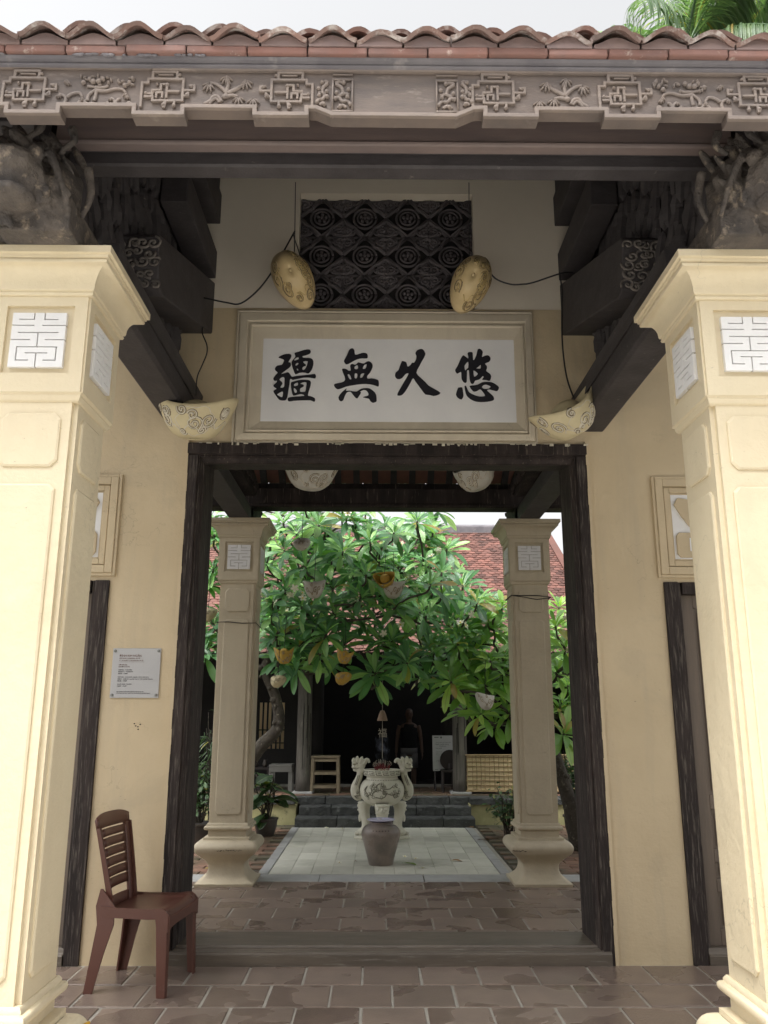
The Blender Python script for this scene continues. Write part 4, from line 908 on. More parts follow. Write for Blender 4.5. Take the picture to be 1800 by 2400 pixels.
def cloudlet(x0, x1, y0, y1, s, framed):
    mb = MB()
    if framed:
        ribbon(mb, [(x0,y0),(x1,y0),(x1,y1),(x0,y1),(x0,y0)], .0065, 2.657, 2.667); ribbon(mb, [(x0,y0-12),(x1,y0-12)], .004, 2.657, 2.667)
    W = x1-x0; q = lambda u, v: (x0+(u if s > 0 else 1-u)*W, y0+v*(y1-y0))
    for pts in ([(.15,.12),(.45,.25),(.55,.42),(.85,.45)],[(.1,.62),(.3,.55),(.5,.68),(.75,.66),(.9,.78)],[(.3,.9),(.5,.8),(.7,.88)],[(.55,.42),(.35,.5),(.2,.42)],[(.15,.12),(.3,.05),(.55,.1)]): lineT(mb, [q(*p) for p in pts], .0065, .005)
    for u, v in ((.55,.1),(.8,.32),(.2,.42),(.15,.6),(.9,.78),(.4,.85),(.75,.55)):
        X_, Y_ = q(u, v); mb.lump((FX(X_), 2.659, FZ(Y_)), (.009,.009,.009), n=8)
    mb.build('cloud_carving', mats['relief_wood'], FA, True)
cloudlet(776, 822, 190, 264, 1, True); cloudlet(1019, 1068, 191, 264, -1, True); cloudlet(737, 768, 190, 258, -1, False); cloudlet(1074, 1104, 188, 256, 1, False)

# ================================================================ THINGS AT THE GATE
# notice plate
t = thing('notice_plate', 'square steel notice plate with printed opening hours screwed to the wall beside the doorway', 'sign', (-1.713, WY, 1.81))
mb = MB(); mb.box(-1.877, -1.549, WY-.012, WY-.003, 1.643, 1.975); mb.build('plate', mats['steel'], t, bevel=.003)
for x in (-1.861, -1.565):
    for z in (1.662, 1.957):
        mb = MB(); mb.lathe([(.010,0),(.010,.004),(.006,.007),(.001,.0075)], 14, TRS((x, WY-.012, z), (pi/2,0,0))); mb.build('screw', mats['screw'], t, True)
TM = Matrix(((1,0,0,-1.877),(0,0,-1,WY-.0128),(0,1,0,1.643),(0,0,0,1)))
def txt(name, lines, mat): 
    o = bpy.data.objects.new(name, text_mesh(name, lines, mat, TM, .0006)); link(o, t)
txt('heading', [('ĐÌNH KIM NGÂN', .047, .275, .0195), ('KIM NGAN COMMUNAL HOUSE', .047, .261, .0098), ('42 - 44 Hàng Bạc St., Hoàn Kiếm Dist., Hà Nội', .047, .248, .0085), ('GIỜ MỞ CỬA', .045, .217, .0098), ('OPENING HOURS', .045, .204, .0098)], mats['brown_print'])
txt('hours', [('THỨ HAI - THỨ NĂM', .045, .183, .0098), ('MONDAY - THURSDAY', .045, .171, .0098), ('08h00\' - 17h00\'', .045, .158, .0105), ('THỨ SÁU - CHỦ NHẬT, NGÀY 1 VÀ 15 ÂM LỊCH', .044, .135, .0098), ('FRIDAY - SUNDAY, 1st AND 15th OF THE LUNAR MONTH', .044, .122, .0093), ('08h00\' - 21h00\'', .044, .109, .0105), ('NGHỈ TRƯA / CLOSED', .044, .088, .0098), ('12h00\' - 13h30\'', .044, .075, .0105), ('BAN QUẢN LÝ HỒ HOÀN KIẾM VÀ PHỐ CỔ HÀ NỘI', .043, .039, .0078), ('HOAN KIEM LAKE AND HANOI OLD QUARTER MANAGEMENT BOARD', .043, .029, .0072)], mats['black_print'])
mb = MB(); mb.box(-1.83, -1.66, WY-.0135, WY-.0125, 1.883, 1.884); mb.build('rule', mats['brown_print'], t)
# small holes in the plaster under the plate
mb = MB()
for x, z in ((-1.70,1.475),(-1.69,1.46),(-1.675,1.455),(-1.66,1.47),(-1.672,1.438)): mb.lump((x, WY, z), (.006,.003,.004))
mb.build('plaster_hole', mats['dark_wood'], G, kind='stuff')

# plastic chair
t = thing('plastic_chair', 'brown plastic chair with a slotted back standing by the doorway', 'chair', (-1.445, 5.365, 0))
K = Matrix.Translation((-1.445, 5.365, 0)) @ Matrix.Rotation(radians(-8), 4, 'Z')
PL = mats['plastic']
def sweepleg(pts, wa, wb, th):
    mb = MB(); mb.M = K
    # L-section leg: two thin walls
    n = len(pts); sy = 1 if pts[0][1] > 0 else -1; sx = 1 if pts[0][0] > 0 else -1
    for wallk in (0, 1):
        vs_ = []
        for i, p in enumerate(pts):
            f = i/(n-1); w_ = wa[i] if isinstance(wa, list) else wa+(wb-wa)*f; x, y, z = p
            if wallk == 0: q = [(x, y, z), (x-sx*w_, y, z), (x-sx*w_, y-sy*th, z), (x, y-sy*th, z)]
            else: q = [(x, y-sy*th, z), (x, y-sy*w_*.8, z), (x-sx*th, y-sy*w_*.8, z), (x-sx*th, y-sy*th, z)]
            vs_ += q
        fs = [(i*4+k, i*4+(k+1)%4, (i+1)*4+(k+1)%4, (i+1)*4+k) for i in range(n-1) for k in range(4)]+[(3,2,1,0), tuple((n-1)*4+k for k in range(4))]
        mb.add(vs_, fs)
    return mb
for s in (-1, 1):
    sweepleg([(.215, s*.235, .45), (.225, s*.238, .36), (.230, s*.241, .2), (.238, s*.247, 0)], .075, .052, .010).build('leg', PL, t, bevel=.004)
    sweepleg([(-.212, s*.190, .545 if s < 0 else .462), (-.226, s*.205, .455), (-.205, s*.218, .36), (-.225, s*.225, .2), (-.252, s*.232, 0)], [.012,.115,.10,.072,.052], 0, .010).build('leg', PL, t, bevel=.004)
mb = MB(); mb.M = K
def seatf(u, v):
    x = -.19+.42*u; hw = .205+.03*u; y = (2*v-1)*hw
    e = max(0, abs(2*v-1)-.55)/.45; z = .437+.016*e**2+.012*max(0, .25-u)*2
    fr = max(0, u-.72)/.28; z += .012*sin(min(1, fr*1.2)*pi/2)*(1-.2*e)-.035*max(0, fr-.55)**2*5
    z += -.012*(1-abs(2*v-1)**2)*(1-fr)
    return (x, y, z)
mb.grid(seatf, 20, 14)
mb2 = [seatf(u/20, 0) for u in range(21)]
o = mb.build('seat', PL, t, True); m = o.modifiers.new('solid', 'SOLIDIFY'); m.thickness = .008; m.offset = -1
mb = MB(); mb.M = K
def skirt(pts, drop):
    n = len(pts); vs_ = [(x, y, z) for x, y, z in pts]+[(x, y, z-drop(i/(n-1))) for i, (x, y, z) in enumerate(pts)]
    mb.add(vs_, [(i, i+1, n+i+1, n+i) for i in range(n-1)])
ard = lambda f: .055+.04*(abs(2*f-1))**6
skirt([(x, y-.002, z) for x, y, z in [seatf(u/20, 0) for u in range(21)]], ard); skirt([(x, y+.002, z) for x, y, z in [seatf(u/20, 1) for u in range(21)]][::-1], ard)
skirt([(x+.002, y, z) for x, y, z in [seatf(1, v/14) for v in range(15)]], lambda f: .05+.04*(abs(2*f-1))**6)
skirt([(x-.002, y, z) for x, y, z in [seatf(0, v/14) for v in range(15)]][::-1], lambda f: .07)
o = mb.build('apron', PL, t, False); m = o.modifiers.new('solid', 'SOLIDIFY'); m.thickness = .009; m.offset = 0
# back: shell with slots
bx = lambda z: -.165-.20*max(0, z-.44)**1.1*1.05
def hwz(z): return .160+.062*(z-.44)/.5
mb = MB(); mb.M = K
def bpatch(y0f, y1f, z0, z1, ny=6, arch_=False):
    def f(u, v):
        z = z0+(z1-z0)*v; yy = (y0f+(y1f-y0f)*u)
        if arch_: z = z0+(z1-z0-.030*abs(yy)**3)*v
        y = yy*hwz(z); return (bx(z)-.018*(1-yy*yy), y, z)
    mb.grid(f, ny, max(1, int((z1-z0)/.03)))
slots = [(.487,.533),(.585,.594),(.641,.650),(.697,.706),(.753,.762),(.809,.818),(.862,.871)]
bpatch(-1, -.74, .41, .875, 3); bpatch(.74, 1, .41, .875, 3)
zz = .41
for a, b in slots: bpatch(-.74, .74, zz, a); zz = b
bpatch(-.74, .74, zz, .875); bpatch(-1, 1, .875, .955, 14, True)
o = mb.build('backrest', PL, t, True); m = o.modifiers.new('solid', 'SOLIDIFY'); m.thickness = .016; m.offset = 0
for s in (-1, 1):
    mb = MB(); mb.M = K
    mb.grid(lambda u, v: (bx(.43+.45*v)-.003+(.034-.012*v)*u, s*(hwz(.43+.45*v)+.001), .43+.45*v), 1, 10)
    o = mb.build('back_rib', PL, t); m = o.modifiers.new('solid', 'SOLIDIFY'); m.thickness = .009; m.offset = 0

# lanterns in the shape of old boat ingots
def hull(u, v, a=.26, b=.15, h=.26, lift=.09):
    ca, sa = cos(u), sin(u); v = max(v, .004); k = v**.48
    x = a*k*ca*(1+.06*v*abs(ca)); y = b*k*sa; z = h*(v**1.7)*.74+lift*(v**1.5)*abs(ca)**2.2
    return Vector((x, y, z))
def lantern(name, label, M, shell, line, s=1.0, detail=True, grp_='ingot lanterns hanging in the gateway', dome=True, swirl_seed=1, cord=None, sw=1.0, sq=(1,1,1)):
    t = thing(name, label, 'lantern', M.translation, grp_)
    T = M @ Matrix.Diagonal((s*sq[0], s*sq[1], s*sq[2], 1)) @ Matrix.Translation((0, 0, -.13))
    mb = MB(); mb.M = T
    nu, nv = (40, 12) if detail else (20, 6)
    mb.grid(lambda i, j: hull(2*pi*i, j), nu, nv, True)
    mb.add([hull(2*pi*k/nu, 0) for k in range(nu)], [tuple(range(nu-1, -1, -1))])
    o = mb.build('shell', shell, t, True); m = o.modifiers.new('solid', 'SOLIDIFY'); m.thickness = .008*s; m.offset = 1
    if dome:
        mb = MB(); mb.M = T; mb.grid(lambda i, j: Vector((.135*cos(2*pi*i)*cos(j*pi/2), .09*sin(2*pi*i)*cos(j*pi/2), .165+.10*sin(j*pi/2))), 24 if detail else 12, 6, True); mb.build('dome', shell, t, True)
    mb = MB(); mb.M = T; db_ = MB(); db_.M = T; rr = random.Random(swirl_seed)
    def put(pts, r):
        P = []; NN = []
        for u, v in pts:
            p = hull(u, v); n = (hull(u+.02, v)-p).cross(hull(u, min(1.05, v+.02))-p); n = n.normalized() if n.length > 0 else Vector((0,0,1))
            if n.dot(Vector((p.x, p.y, 0))) < 0: n = -n
            P.append(p+n*.006); NN.append(n)
        mb.tube(P, r, 5); db_.tube([p-n_*.0055 for p, n_ in zip(P, NN)], r*1.7, 5)
    cents = [(-pi/2+.18,.55,.30,1),(-pi/2+.62,.62,.26,-1),(-pi/2+.50,.36,.16,1),(-pi/2-.85,.62,.26,1),(-pi/2-.30,.30,.16,-1),(-pi/2+1.15,.75,.2,1),(-pi/2-1.2,.85,.18,-1),(-pi/2-.2,.88,.15,1),
             (pi/2,.6,.3,1),(pi/2+.6,.5,.25,-1),(pi/2-.7,.5,.25,1)]
    for k in range(5 if detail else 0): cents.append((rr.uniform(-pi, pi), rr.uniform(.25,.9), rr.uniform(.12,.2), rr.choice((-1,1))))
    for cu, cv, r, sg in cents:
        sp = spiral(r*sw, 1.7 if detail else 1.2, 22 if detail else 9, sg, rr.random()*6.28, .1)
        put([(cu+a*.95, min(.99, max(.05, cv+b*.72))) for a, b in sp], .0075 if detail else .009)
    for q in range(3 if detail else 1):
        c0 = -pi/2-.8+.8*q; put([(c0+.9*k/8, .42+.10*sin(k*1.1+q)+.04*q) for k in range(9)], .0055)
    if detail:
        put([(-pi/2+.18+.62*cos(2*pi*k/26)*(1+.08*sin(7*2*pi*k/26)), min(.97, .55+.40*sin(2*pi*k/26)*(1+.08*sin(7*2*pi*k/26)))) for k in range(27)], .0042)
    mb.build('swirl', line, t, True, kind='stuff')
    if detail: db_.build('swirl_outline', mats['lan_dark'], t, True, kind='stuff')
    if cord:
        top = M @ Vector((0, 0, .13*s)); mb = MB()
        mb.tube([top]+[Vector(c) for c in cord], .0035, 5); mb.build('cord', mats['cable'], t)
    return t
R = lambda loc, rx=0, ry=0, rz=0: TRS(loc, (radians(rx), radians(ry), radians(rz)))
lantern('ingot_lantern', 'pale ingot lantern hanging level at the lower left corner of the name board', R((-1.30,5.25,3.47), 4, 4, -6), mats['lan_pale'], mats['lan_whiteline'], swirl_seed=1)
lantern('ingot_lantern', 'pale ingot lantern tilted up to the right, below the right tie beam', R((1.235,5.28,3.50), 6, -32, 10), mats['lan_pale'], mats['lan_whiteline'], .94, swirl_seed=2)
lantern('ingot_lantern', 'gold ingot lantern on end, left of the fretwork window, its cord looping down', R((-.688,5.30,4.58), -78, 0, 0) @ Matrix.Rotation(radians(62), 4, 'Z'), mats['lan_gold'], mats['lan_goldline'], .82, swirl_seed=3, sw=1.5, sq=(1,1.08,1), cord=[(-.69,5.42,4.85),(-.70,5.5,5.04),(-.71,5.53,5.5)])
lantern('ingot_lantern', 'gold ingot lantern on end, right of the fretwork window', R((.596,5.30,4.555), -78, 0, 0) @ Matrix.Rotation(radians(113), 4, 'Z'), mats['lan_gold'], mats['lan_goldline'], .80, swirl_seed=4, sw=1.5, sq=(1,1.08,1), cord=[(.60,5.45,4.75),(.62,5.52,5.5)])
lantern('ingot_lantern', 'left of two grey white lanterns half hidden by the door lintel', R((-.668,7.0,3.58), 0, 3, 10), mats['lan_grey'], mats['lan_whiteline'], .92, swirl_seed=5, cord=[(-.67,7.0,4.6)])
lantern('ingot_lantern', 'right of two grey white lanterns half hidden by the door lintel', R((.80,7.0,3.585), 8, -4, -60), mats['lan_grey'], mats['lan_whiteline'], .92, swirl_seed=6, cord=[(.80,7.0,4.6)])
# cables
def cable(label, pts, r=.006):
    mb = MB(); p = smoothpoly(pts, 5, False); mb.tube(p, r, 6); o = mb.build('cable', mats['cable'], None, True); tag(o, label, 'cable', 'black cables strung under the eave'); return o
cable('black cable sagging from the left gold lantern to the beam end', [(-.70,5.50,5.06),(-.735,5.46,4.95),(-.83,5.42,4.71),(-.93,5.40,4.53),(-1.055,5.38,4.40),(-1.16,5.38,4.405),(-1.296,5.38,4.435),(-1.42,5.4,4.47)])
cable('second strand hanging in a loop above the left gold lantern', [(-.70,5.50,5.06),(-.70,5.44,4.98),(-.66,5.38,4.84),(-.64,5.34,4.76)], .004)
cable('black cable sagging between the right gold lantern and the beams', [(.70,5.36,4.70),(.78,5.40,4.62),(.886,5.40,4.575),(.97,5.4,4.575),(1.055,5.4,4.59),(1.261,5.4,4.665),(1.36,5.45,4.70)])
cable('black cable dropping from the beams to the tilted pale lantern', [(1.285,5.55,4.76),(1.297,5.55,4.62),(1.290,5.55,4.48),(1.280,5.55,4.25),(1.283,5.55,4.073),(1.288,5.5,3.88),(1.30,5.40,3.70)])
cable('black cable curling down to the level pale lantern', [(-1.33,5.45,4.28),(-1.326,5.4,4.18),(-1.285,5.38,4.08),(-1.276,5.36,4.00),(-1.30,5.34,3.90),(-1.324,5.32,3.80),(-1.32,5.30,3.66)], .0045)

# ================================================================ COURTYARD THINGS
# stoneware jar with a lilac bowl of water and a blossom
t = thing('jar', 'brown glazed jar standing on the paved path in front of the stone urn', 'jar', (-.022, 9.27, 0))
J = Matrix.Translation((-.022, 9.27, 0))
pr = [(.001,.006),(.115,.004),(.125,0),(.132,.02),(.155,.11),(.182,.20),(.203,.28),(.206,.315),(.196,.35),(.165,.383),(.128,.400),(.120,.408),(.124,.416),(.122,.424),(.10,.426)]
mb = MB(); mb.lathe(smoothpoly(pr, 3, False), 40, J); mb.build('body', mats['jar'], t, True)
mb = MB(); 
for k in range(6): a = -pi/2+(k-2.5)*.17; mb.lump((-.022+.190*cos(a), 9.27+.190*sin(a), .352), (.008,.008,.006))
mb.build('spot', mats['hall_dark'], t, True)
t = thing('dish', 'lilac dish of water lying on the mouth of the brown jar', 'dish', (-.022, 9.27, .424))
mb = MB(); mb.lathe([(.001,.424),(.09,.424),(.140,.440),(.150,.447),(.147,.450),(.135,.444),(.001,.440)], 36, J); mb.build('bowl', mats['lilac'], t, True)
pet = MB()
for k in range(5):
    a = 2*pi*k/5; R_ = Matrix.Rotation(a, 4, 'Z')
    pts = [(0,0,.002),(.012,-.008,.006),(.024,-.010,.009),(.032,-.003,.009),(.028,.008,.009),(.014,.009,.007)]
    pet.add(pts, [tuple(range(6))], R_)
petal_me = pet.mesh('petals', mats['petal']); hb = MB(); hb.lump((0,0,.007),(.007,.007,.004)); heart_me = hb.mesh('heart', mats['petal_heart'], True)
def blossom(label, loc, rot=(0,0,0), s=1.0, parent=None):
    if parent is None:
        t = thing('frangipani_flower', label, 'flower', loc, 'fallen frangipani blossoms'); 
    M = TRS(loc, rot, s)
    a = rep('petals' if parent is None else 'blossom', petal_me, parent if parent is not None else t, M); b = rep('heart', heart_me, a if parent is not None else t, M)
blossom('yellow hearted white blossom floating in the lilac dish', (-.03, 9.235, .447), (-.3,0,0), 1.15)
fl_ = [((-.757,12.02,.006),'white blossom fallen at the foot of the steps on the left'),((-.535,11.95,.006),'white blossom on the paving left of the urn, near the steps'),((-.46,9.32,.006),'white blossom on the paving left of the jar'),((.245,9.70,.006),'white blossom on the paving right of the jar, beside a larger leaf'),((.36,9.58,.006),'small blossom on the paving, right of the jar and a little farther out'),((.40,9.02,.006),'blossom lying on the paving near the kerb, right of the jar')]
for l, lab in fl_: blossom(lab, l, (random.uniform(-.2,.2),random.uniform(-.2,.2),random.random()*6), 1.0)
def leaf_mesh(name, L, W, mat, droop=.18, fold=.22, seed=0, nseg=7):
    r = random.Random(seed); mb = MB(); prof = [(0,.06),(.12,.30),(.30,.66),(.50,.92),(.68,1.0),(.82,.84),(.93,.50),(1,.03)]
    uv = []; vs_ = []
    tw = r.uniform(-.25,.25)
    for t_, w_ in prof:
        x = L*t_*(1-.10*droop*t_); z = -droop*L*t_*t_+.03*L*sin(t_*3); hw = W/2*w_
        a = tw*t_
        for q in (-1, 0, 1):
            yy = q*hw; zz = z+abs(q)*hw*fold+r.uniform(-.004,.004)*abs(q)
            vs_.append((x, yy*cos(a)-zz*0, zz+yy*sin(a))); uv.append((.5+.5*q*max(.2, w_), t_))
    fs = []
    for i in range(len(prof)-1):
        for q in (0, 1): fs.append((i*3+q, (i+1)*3+q, (i+1)*3+q+1, i*3+q+1))
    mb.add(vs_, fs); mb.uv = uv
    return mb, mb.mesh(name, mat, True)
def fallen(label, loc, rz, L, mat, name='fallen_leaf'):
    mb, me = leaf_mesh('blade', L, L*.3, mat, .05, .3, int(L*1000)); tt = thing(name, label, 'leaf', loc, 'fallen leaves on the courtyard floor'); rep('blade', me, tt, TRS((loc[0], loc[1], loc[2]+.012), (random.uniform(-.1,.1), .08, rz)))
fallen('green leaf fallen on the paving right of the jar', (.20,9.25,.006), -.2, .17, mats['green_leaf'])
fallen('dark curled leaf on the paving near its right border', (.72,9.42,.006), .1, .14, mats['dead_leaf'])
fallen('yellow leaf lying behind the base of the left inner pillar', (-1.80,8.95,.006), .3, .24, mats['yellow_leaf'])
fallen('brown leaf on the paving by the foot of the steps, right side', (1.18,10.9,.006), .5, .2, mats['dead_leaf'])
fallen('small brown leaf on the paving left of the jar', (-.30,9.35,.006), 1.2, .07, mats['dead_leaf'])
fallen('dry leaf at the right end of the bottom step', (1.28,12.0,.006), 2.2, .16, mats['dead_leaf'])

# stone incense urn
UY = 10.95
t = thing('incense_urn', 'pale carved stone incense urn on three legs with dragon head handles', 'urn', (0, UY, 0))
UM, UL = mats['urn'], mats['urn_line']
U = Matrix.Translation((0.0, UY, 0))
def belly(v):   # v 0..1 bottom -> neck
    pr = [(.02,.405),(.12,.412),(.205,.45),(.262,.51),(.283,.58),(.275,.645),(.245,.70),(.212,.725),(.200,.74)]
    p = smoothpoly(pr, 6, False); i = min(len(p)-1, max(0, v*(len(p)-1))); k = int(i); f = i-k; q = p[min(k+1, len(p)-1)]
    return p[k][0]*(1-f)+q[0]*f, p[k][1]*(1-f)+q[1]*f
mb = MB(); mb.lathe([belly(k/30) for k in range(31)]+[(.196,.755),(.196,.772),(.212,.776)], 48, U); mb.build('bowl', UM, t, True)
mb = MB(); mb.lathe([(.205,.772),(.232,.778),(.236,.79),(.236,.838),(.230,.848),(.205,.848),(.200,.80),(.001,.80)], 48, U, cap=False); mb.build('rim', UM, t, 'auto')
mb = MB()
def onrim(a, z, r=.2375): return (r*sin(a), UY-r*cos(a), z)
for k in range(16):
    a0 = 2*pi*k/16; w = 2*pi/16; P = lambda f, z: onrim(a0+w*f, z)
    for pts in ([P(.0,.832),P(.78,.832),P(.78,.812),P(.42,.812)],[P(.2,.792),P(.98,.792)],[P(.2,.792),P(.2,.812),P(.30,.812)],[P(.59,.792),P(.59,.80)]): mb.tube(pts, .0052, 4)
mb.build('key_pattern', UL, t)
mb = MB(); bb = MB()
def onb(a, v, off=.003):
    r, z = belly(v); return (((r+off)*sin(a)), UY-(r+off)*cos(a), z)
for pts in ([(-.75,.42),(-.45,.50),(-.2,.56),(.05,.58),(.35,.60)],[(-.45,.5),(-.5,.62),(-.40,.70)],[(-.2,.56),(-.25,.68),(-.1,.74)],[(.05,.58),(.2,.5),(.5,.47),(.8,.5)],[(.35,.6),(.55,.66),(.75,.62)],[(-.9,.55),(-.75,.66),(-.85,.5)],[(.2,.5),(.1,.42),(-.1,.40),(-.3,.42)],[(.5,.47),(.6,.40),(.75,.42)]):
    mb.tube([onb(a, v) for a, v in smoothpoly(pts, 4, False)], .006, 5)
for k in range(46):
    a = random.gauss(0, .48); v = .55+random.uniform(-.16,.2)
    if abs(a) > 1: continue
    p = onb(a, v, .0); bb.lump(p, (.017, .013, .012), n=7)
    q = spiral(.02, 1.0, 7, 1, random.random()*6, .5); mb.tube([onb(a+x*4, v+y*2.2, .012) for x, y in q], .0028, 4)
for k in range(40):
    a = 2*pi*k/40; mb.tube([onb(a+.05, .88, .002), onb(a+.08, .92, .002), onb(a+.11, .88, .002)], .0035, 4)
mb.build('branch_relief', UL, t, True); bb.build('blossom_relief', UM, t, True)
for s in (-1, 1):
    h = grp('handle', t)
    mb = MB()
    path = [(.255,.53,.03),(.30,.515,.05),(.337,.56,.060),(.342,.63,.056),(.318,.695,.048),(.292,.75,.044),(.282,.80,.042),(.285,.85,.045)]
    p = smoothpoly(path, 4, False); mb.tube([(s*a, UY, b) for a, b, c in p], [c for a, b, c in p], 10)
    hx = lambda x, z: (.285+(x-.305)*1.15, .835+(z-.835)*1.45)
    for (x, y, z, a, b, c) in ((.30,0,.875,.055,.045,.038),(.345,0,.865,.05,.035,.024),(.335,0,.905,.04,.03,.02),(.26,0,.905,.035,.03,.03),(.345,0,.838,.035,.025,.014),(.375,0,.885,.018,.02,.018)): qx, qz = hx(x, z); mb.lump((s*qx, UY+y, qz), (a*1.25, b*1.35, c*1.35), n=9, m=6)
    for dy in (-.03, .03):
        mb.lump((s*hx(.325,.902)[0], UY+dy*1.3, hx(.325,.902)[1]), (.02,.018,.02)); 
        for pts in ([(.27,.90),(.24,.945),(.215,.94),(.205,.915)],[(.30,.91),(.29,.955),(.27,.965)],[(.33,.92),(.335,.96),(.32,.972)],[(.30,.85),(.27,.83),(.255,.85)],[(.36,.905),(.375,.94),(.36,.955)]):
            q = smoothpoly(pts, 3, False); mb.tube([(s*(.285+(x-.305)*1.2), UY+dy*1.1, .835+(z-.835)*1.18) for x, z in q], [.027-.010*i/len(q) for i in range(len(q))], 6)
    o = mb.build('dragon', UM, h, True); rm = o.modifiers.new('remesh', 'REMESH'); rm.mode = 'VOXEL'; rm.voxel_size = .006; rm.use_smooth_shade = True
    mb = MB()
    for dy in (-1,):
        for k in range(12):
            a = random.uniform(.29,.35); z = random.uniform(.51,.60); q = [(a+.014*cos(b), z+.014*sin(b)) for b in [pi+pi*i/6 for i in range(7)]]
            mb.tube([(s*x, UY-.058+.3*abs(x-.32), zz) for x, zz in q], .0028, 4)
        for o_ in (0, .02): mb.tube(smoothpoly([(s*(.285+o_), UY-.044, .78),(s*(.30+o_), UY-.048, .72),(s*(.325+o_), UY-.055, .66)], 4, False), .004, 4)
        mb.tube(smoothpoly([(s*.29,UY-.066,.872),(s*.33,UY-.055,.858),(s*.38,UY-.036,.866)],4,False), .004, 4)
        mb.lump((s*.318, UY-.058, .925), (.008,.008,.008))
    mb.build('carved_line', UL, h, True)
for ang in (0, 2*pi/3, -2*pi/3):
    lg = grp('leg', t); Q = U @ Matrix.Rotation(ang, 4, 'Z')
    mb = MB(); mb.M = Q
    st = [(-.16,.455,.085,.09),(-.235,.44,.092,.075),(-.262,.39,.088,.065),(-.262,.33,.074,.058),(-.248,.26,.064,.05),(-.232,.20,.060,.047),(-.228,.15,.062,.05),(-.24,.115,.075,.06)]
    vs_ = []
    for y, z, wx, wy in smoothpoly(st, 3, False):
        for k in range(12):
            a = 2*pi*k/12; c_, s_ = cos(a), sin(a); vs_.append((wx*math.copysign(abs(c_)**.6, c_), y+wy*math.copysign(abs(s_)**.6, s_), z))
    n = len(vs_)//12; mb.add(vs_, [(i*12+(k+1)%12, i*12+k, (i+1)*12+k, (i+1)*12+(k+1)%12) for i in range(n-1) for k in range(12)]+[tuple((n-1)*12+k for k in range(12))])
    mb.build('shank', UM, lg, True)
    mb = MB(); mb.M = Q
    for x, y, z, a, b, c in ((0,-.315,.375,.05,.03,.026),(-.045,-.318,.40,.022,.02,.02),(.045,-.318,.40,.022,.02,.02),(0,-.33,.392,.018,.02,.022),(-.055,-.305,.352,.03,.02,.016),(.055,-.305,.352,.03,.02,.016),(0,-.312,.435,.07,.025,.02),(-.05,-.295,.255,.018,.02,.05),(.05,-.295,.255,.018,.02,.05),(0,-.30,.27,.02,.02,.06),(-.07,-.28,.42,.022,.03,.03),(.07,-.28,.42,.022,.03,.03)): mb.lump((x, y, z), (a, b, c), n=9, m=6)
    mb.build('lion_mask', UM, lg, True)
    mb = MB(); mb.M = Q
    mb.lump((0,-.262,.085),(.095,.085,.05), n=12, m=7); mb.box(-.10,.10,-.35,-.17,0,.045)
    for x in (-.06, 0, .06): mb.lump((x,-.335,.07),(.03,.03,.028))
    mb.build('foot', UM, lg, True)
t = thing('incense_sticks', 'bundle of burnt red incense sticks with curled ash in the stone urn', 'incense', (0, UY, .80))
mb = MB(); mc = MB()
for k in range(60):
    a = random.uniform(0, 6.28); r = .085*sqrt(random.random()); x, y = r*cos(a), UY+r*sin(a); tx, ty = x*1.25, UY+(y-UY)*1.25; z = random.uniform(.87,.93)
    mb.tube([(x, y, .80), (tx, ty, z)], .0026, 4)
    if k % 2 == 0:
        q = [(tx+.022*sin(b)*cos(a), ty+.022*sin(b)*sin(a), z+.035*(1-cos(b))*.6) for b in [i*.5 for i in range(7)]]; mc.tube(q, .0022, 4)
mb.build('stick', mats['incense_red'], t, kind='stuff'); mc.build('curled_ash', mats['ash'], t, kind='stuff')
mb = MB(); mb.lathe([(.001,.803),(.199,.803)], 24, U, cap=False); mb.build('ash_bed', mats['ash'], t)
for p, lab_ in (((-.035,UY-.22,.853),'yellow blossom on the front rim of the stone urn, left of three'),((.0,UY-.215,.853),'yellow blossom on the front rim of the stone urn, middle of three'),((.035,UY-.22,.853),'yellow blossom on the front rim of the stone urn, right of three')): blossom(lab_, p, (-.5,0,random.random()*6), .7)
# hanging charm with a character
t = thing('hanging_charm', 'cord charm with a small paper cone above a cut character, hanging over the urn', 'charm', (0, 10.6, 1.5))
mb = MB(); mb.tube([(0,10.6,2.5),(0,10.6,1.0)], .0032, 5); mb.build('cord', mats['ash'], t)
mb = MB(); mb.lathe([(.002,1.575),(.022,1.57),(.040,1.53),(.058,1.47),(.062,1.455),(.055,1.455)], 8, Matrix.Translation((0,10.6,0)), cap=False); o = mb.build('cone', mats['hat'], t)
o.modifiers.new('solid', 'SOLIDIFY').thickness = .004
o = bpy.data.objects.new('character', text_mesh('character', [('福', -.058, -.02, .118)], mats['ash'], Matrix(((1,0,0,0),(0,0,-1,10.59),(0,1,0,1.28),(0,0,0,1))), .006)); link(o, t)
# thin incense smoke
m = bpy.data.materials.new('incense smoke'); m.use_nodes = True; nt = m.node_tree; nt.nodes.remove(nt.nodes['Principled BSDF'])
pv = nt.nodes.new('ShaderNodeVolumePrincipled'); pv.inputs['Color'].default_value = (.75,.82,1,1)
f = noise(nt, wpos(nt, (1,1,.6)), 13, 4, .6, 1.2); nt.links.new(math_(nt, 'MULTIPLY', ramp(nt, f, [(.52,(0,0,0)),(.68,(1,1,1))]), 2.2), pv.inputs['Density']); nt.links.new(pv.outputs[0], nt.nodes['Material Output'].inputs['Volume'])
mb = MB(); mb.lump((0, UY, 1.12), (.11, .11, .22), n=14, m=9); o = mb.build('smoke', m); tag(o, 'thin bluish incense smoke above the urn', 'smoke', kind='stuff')

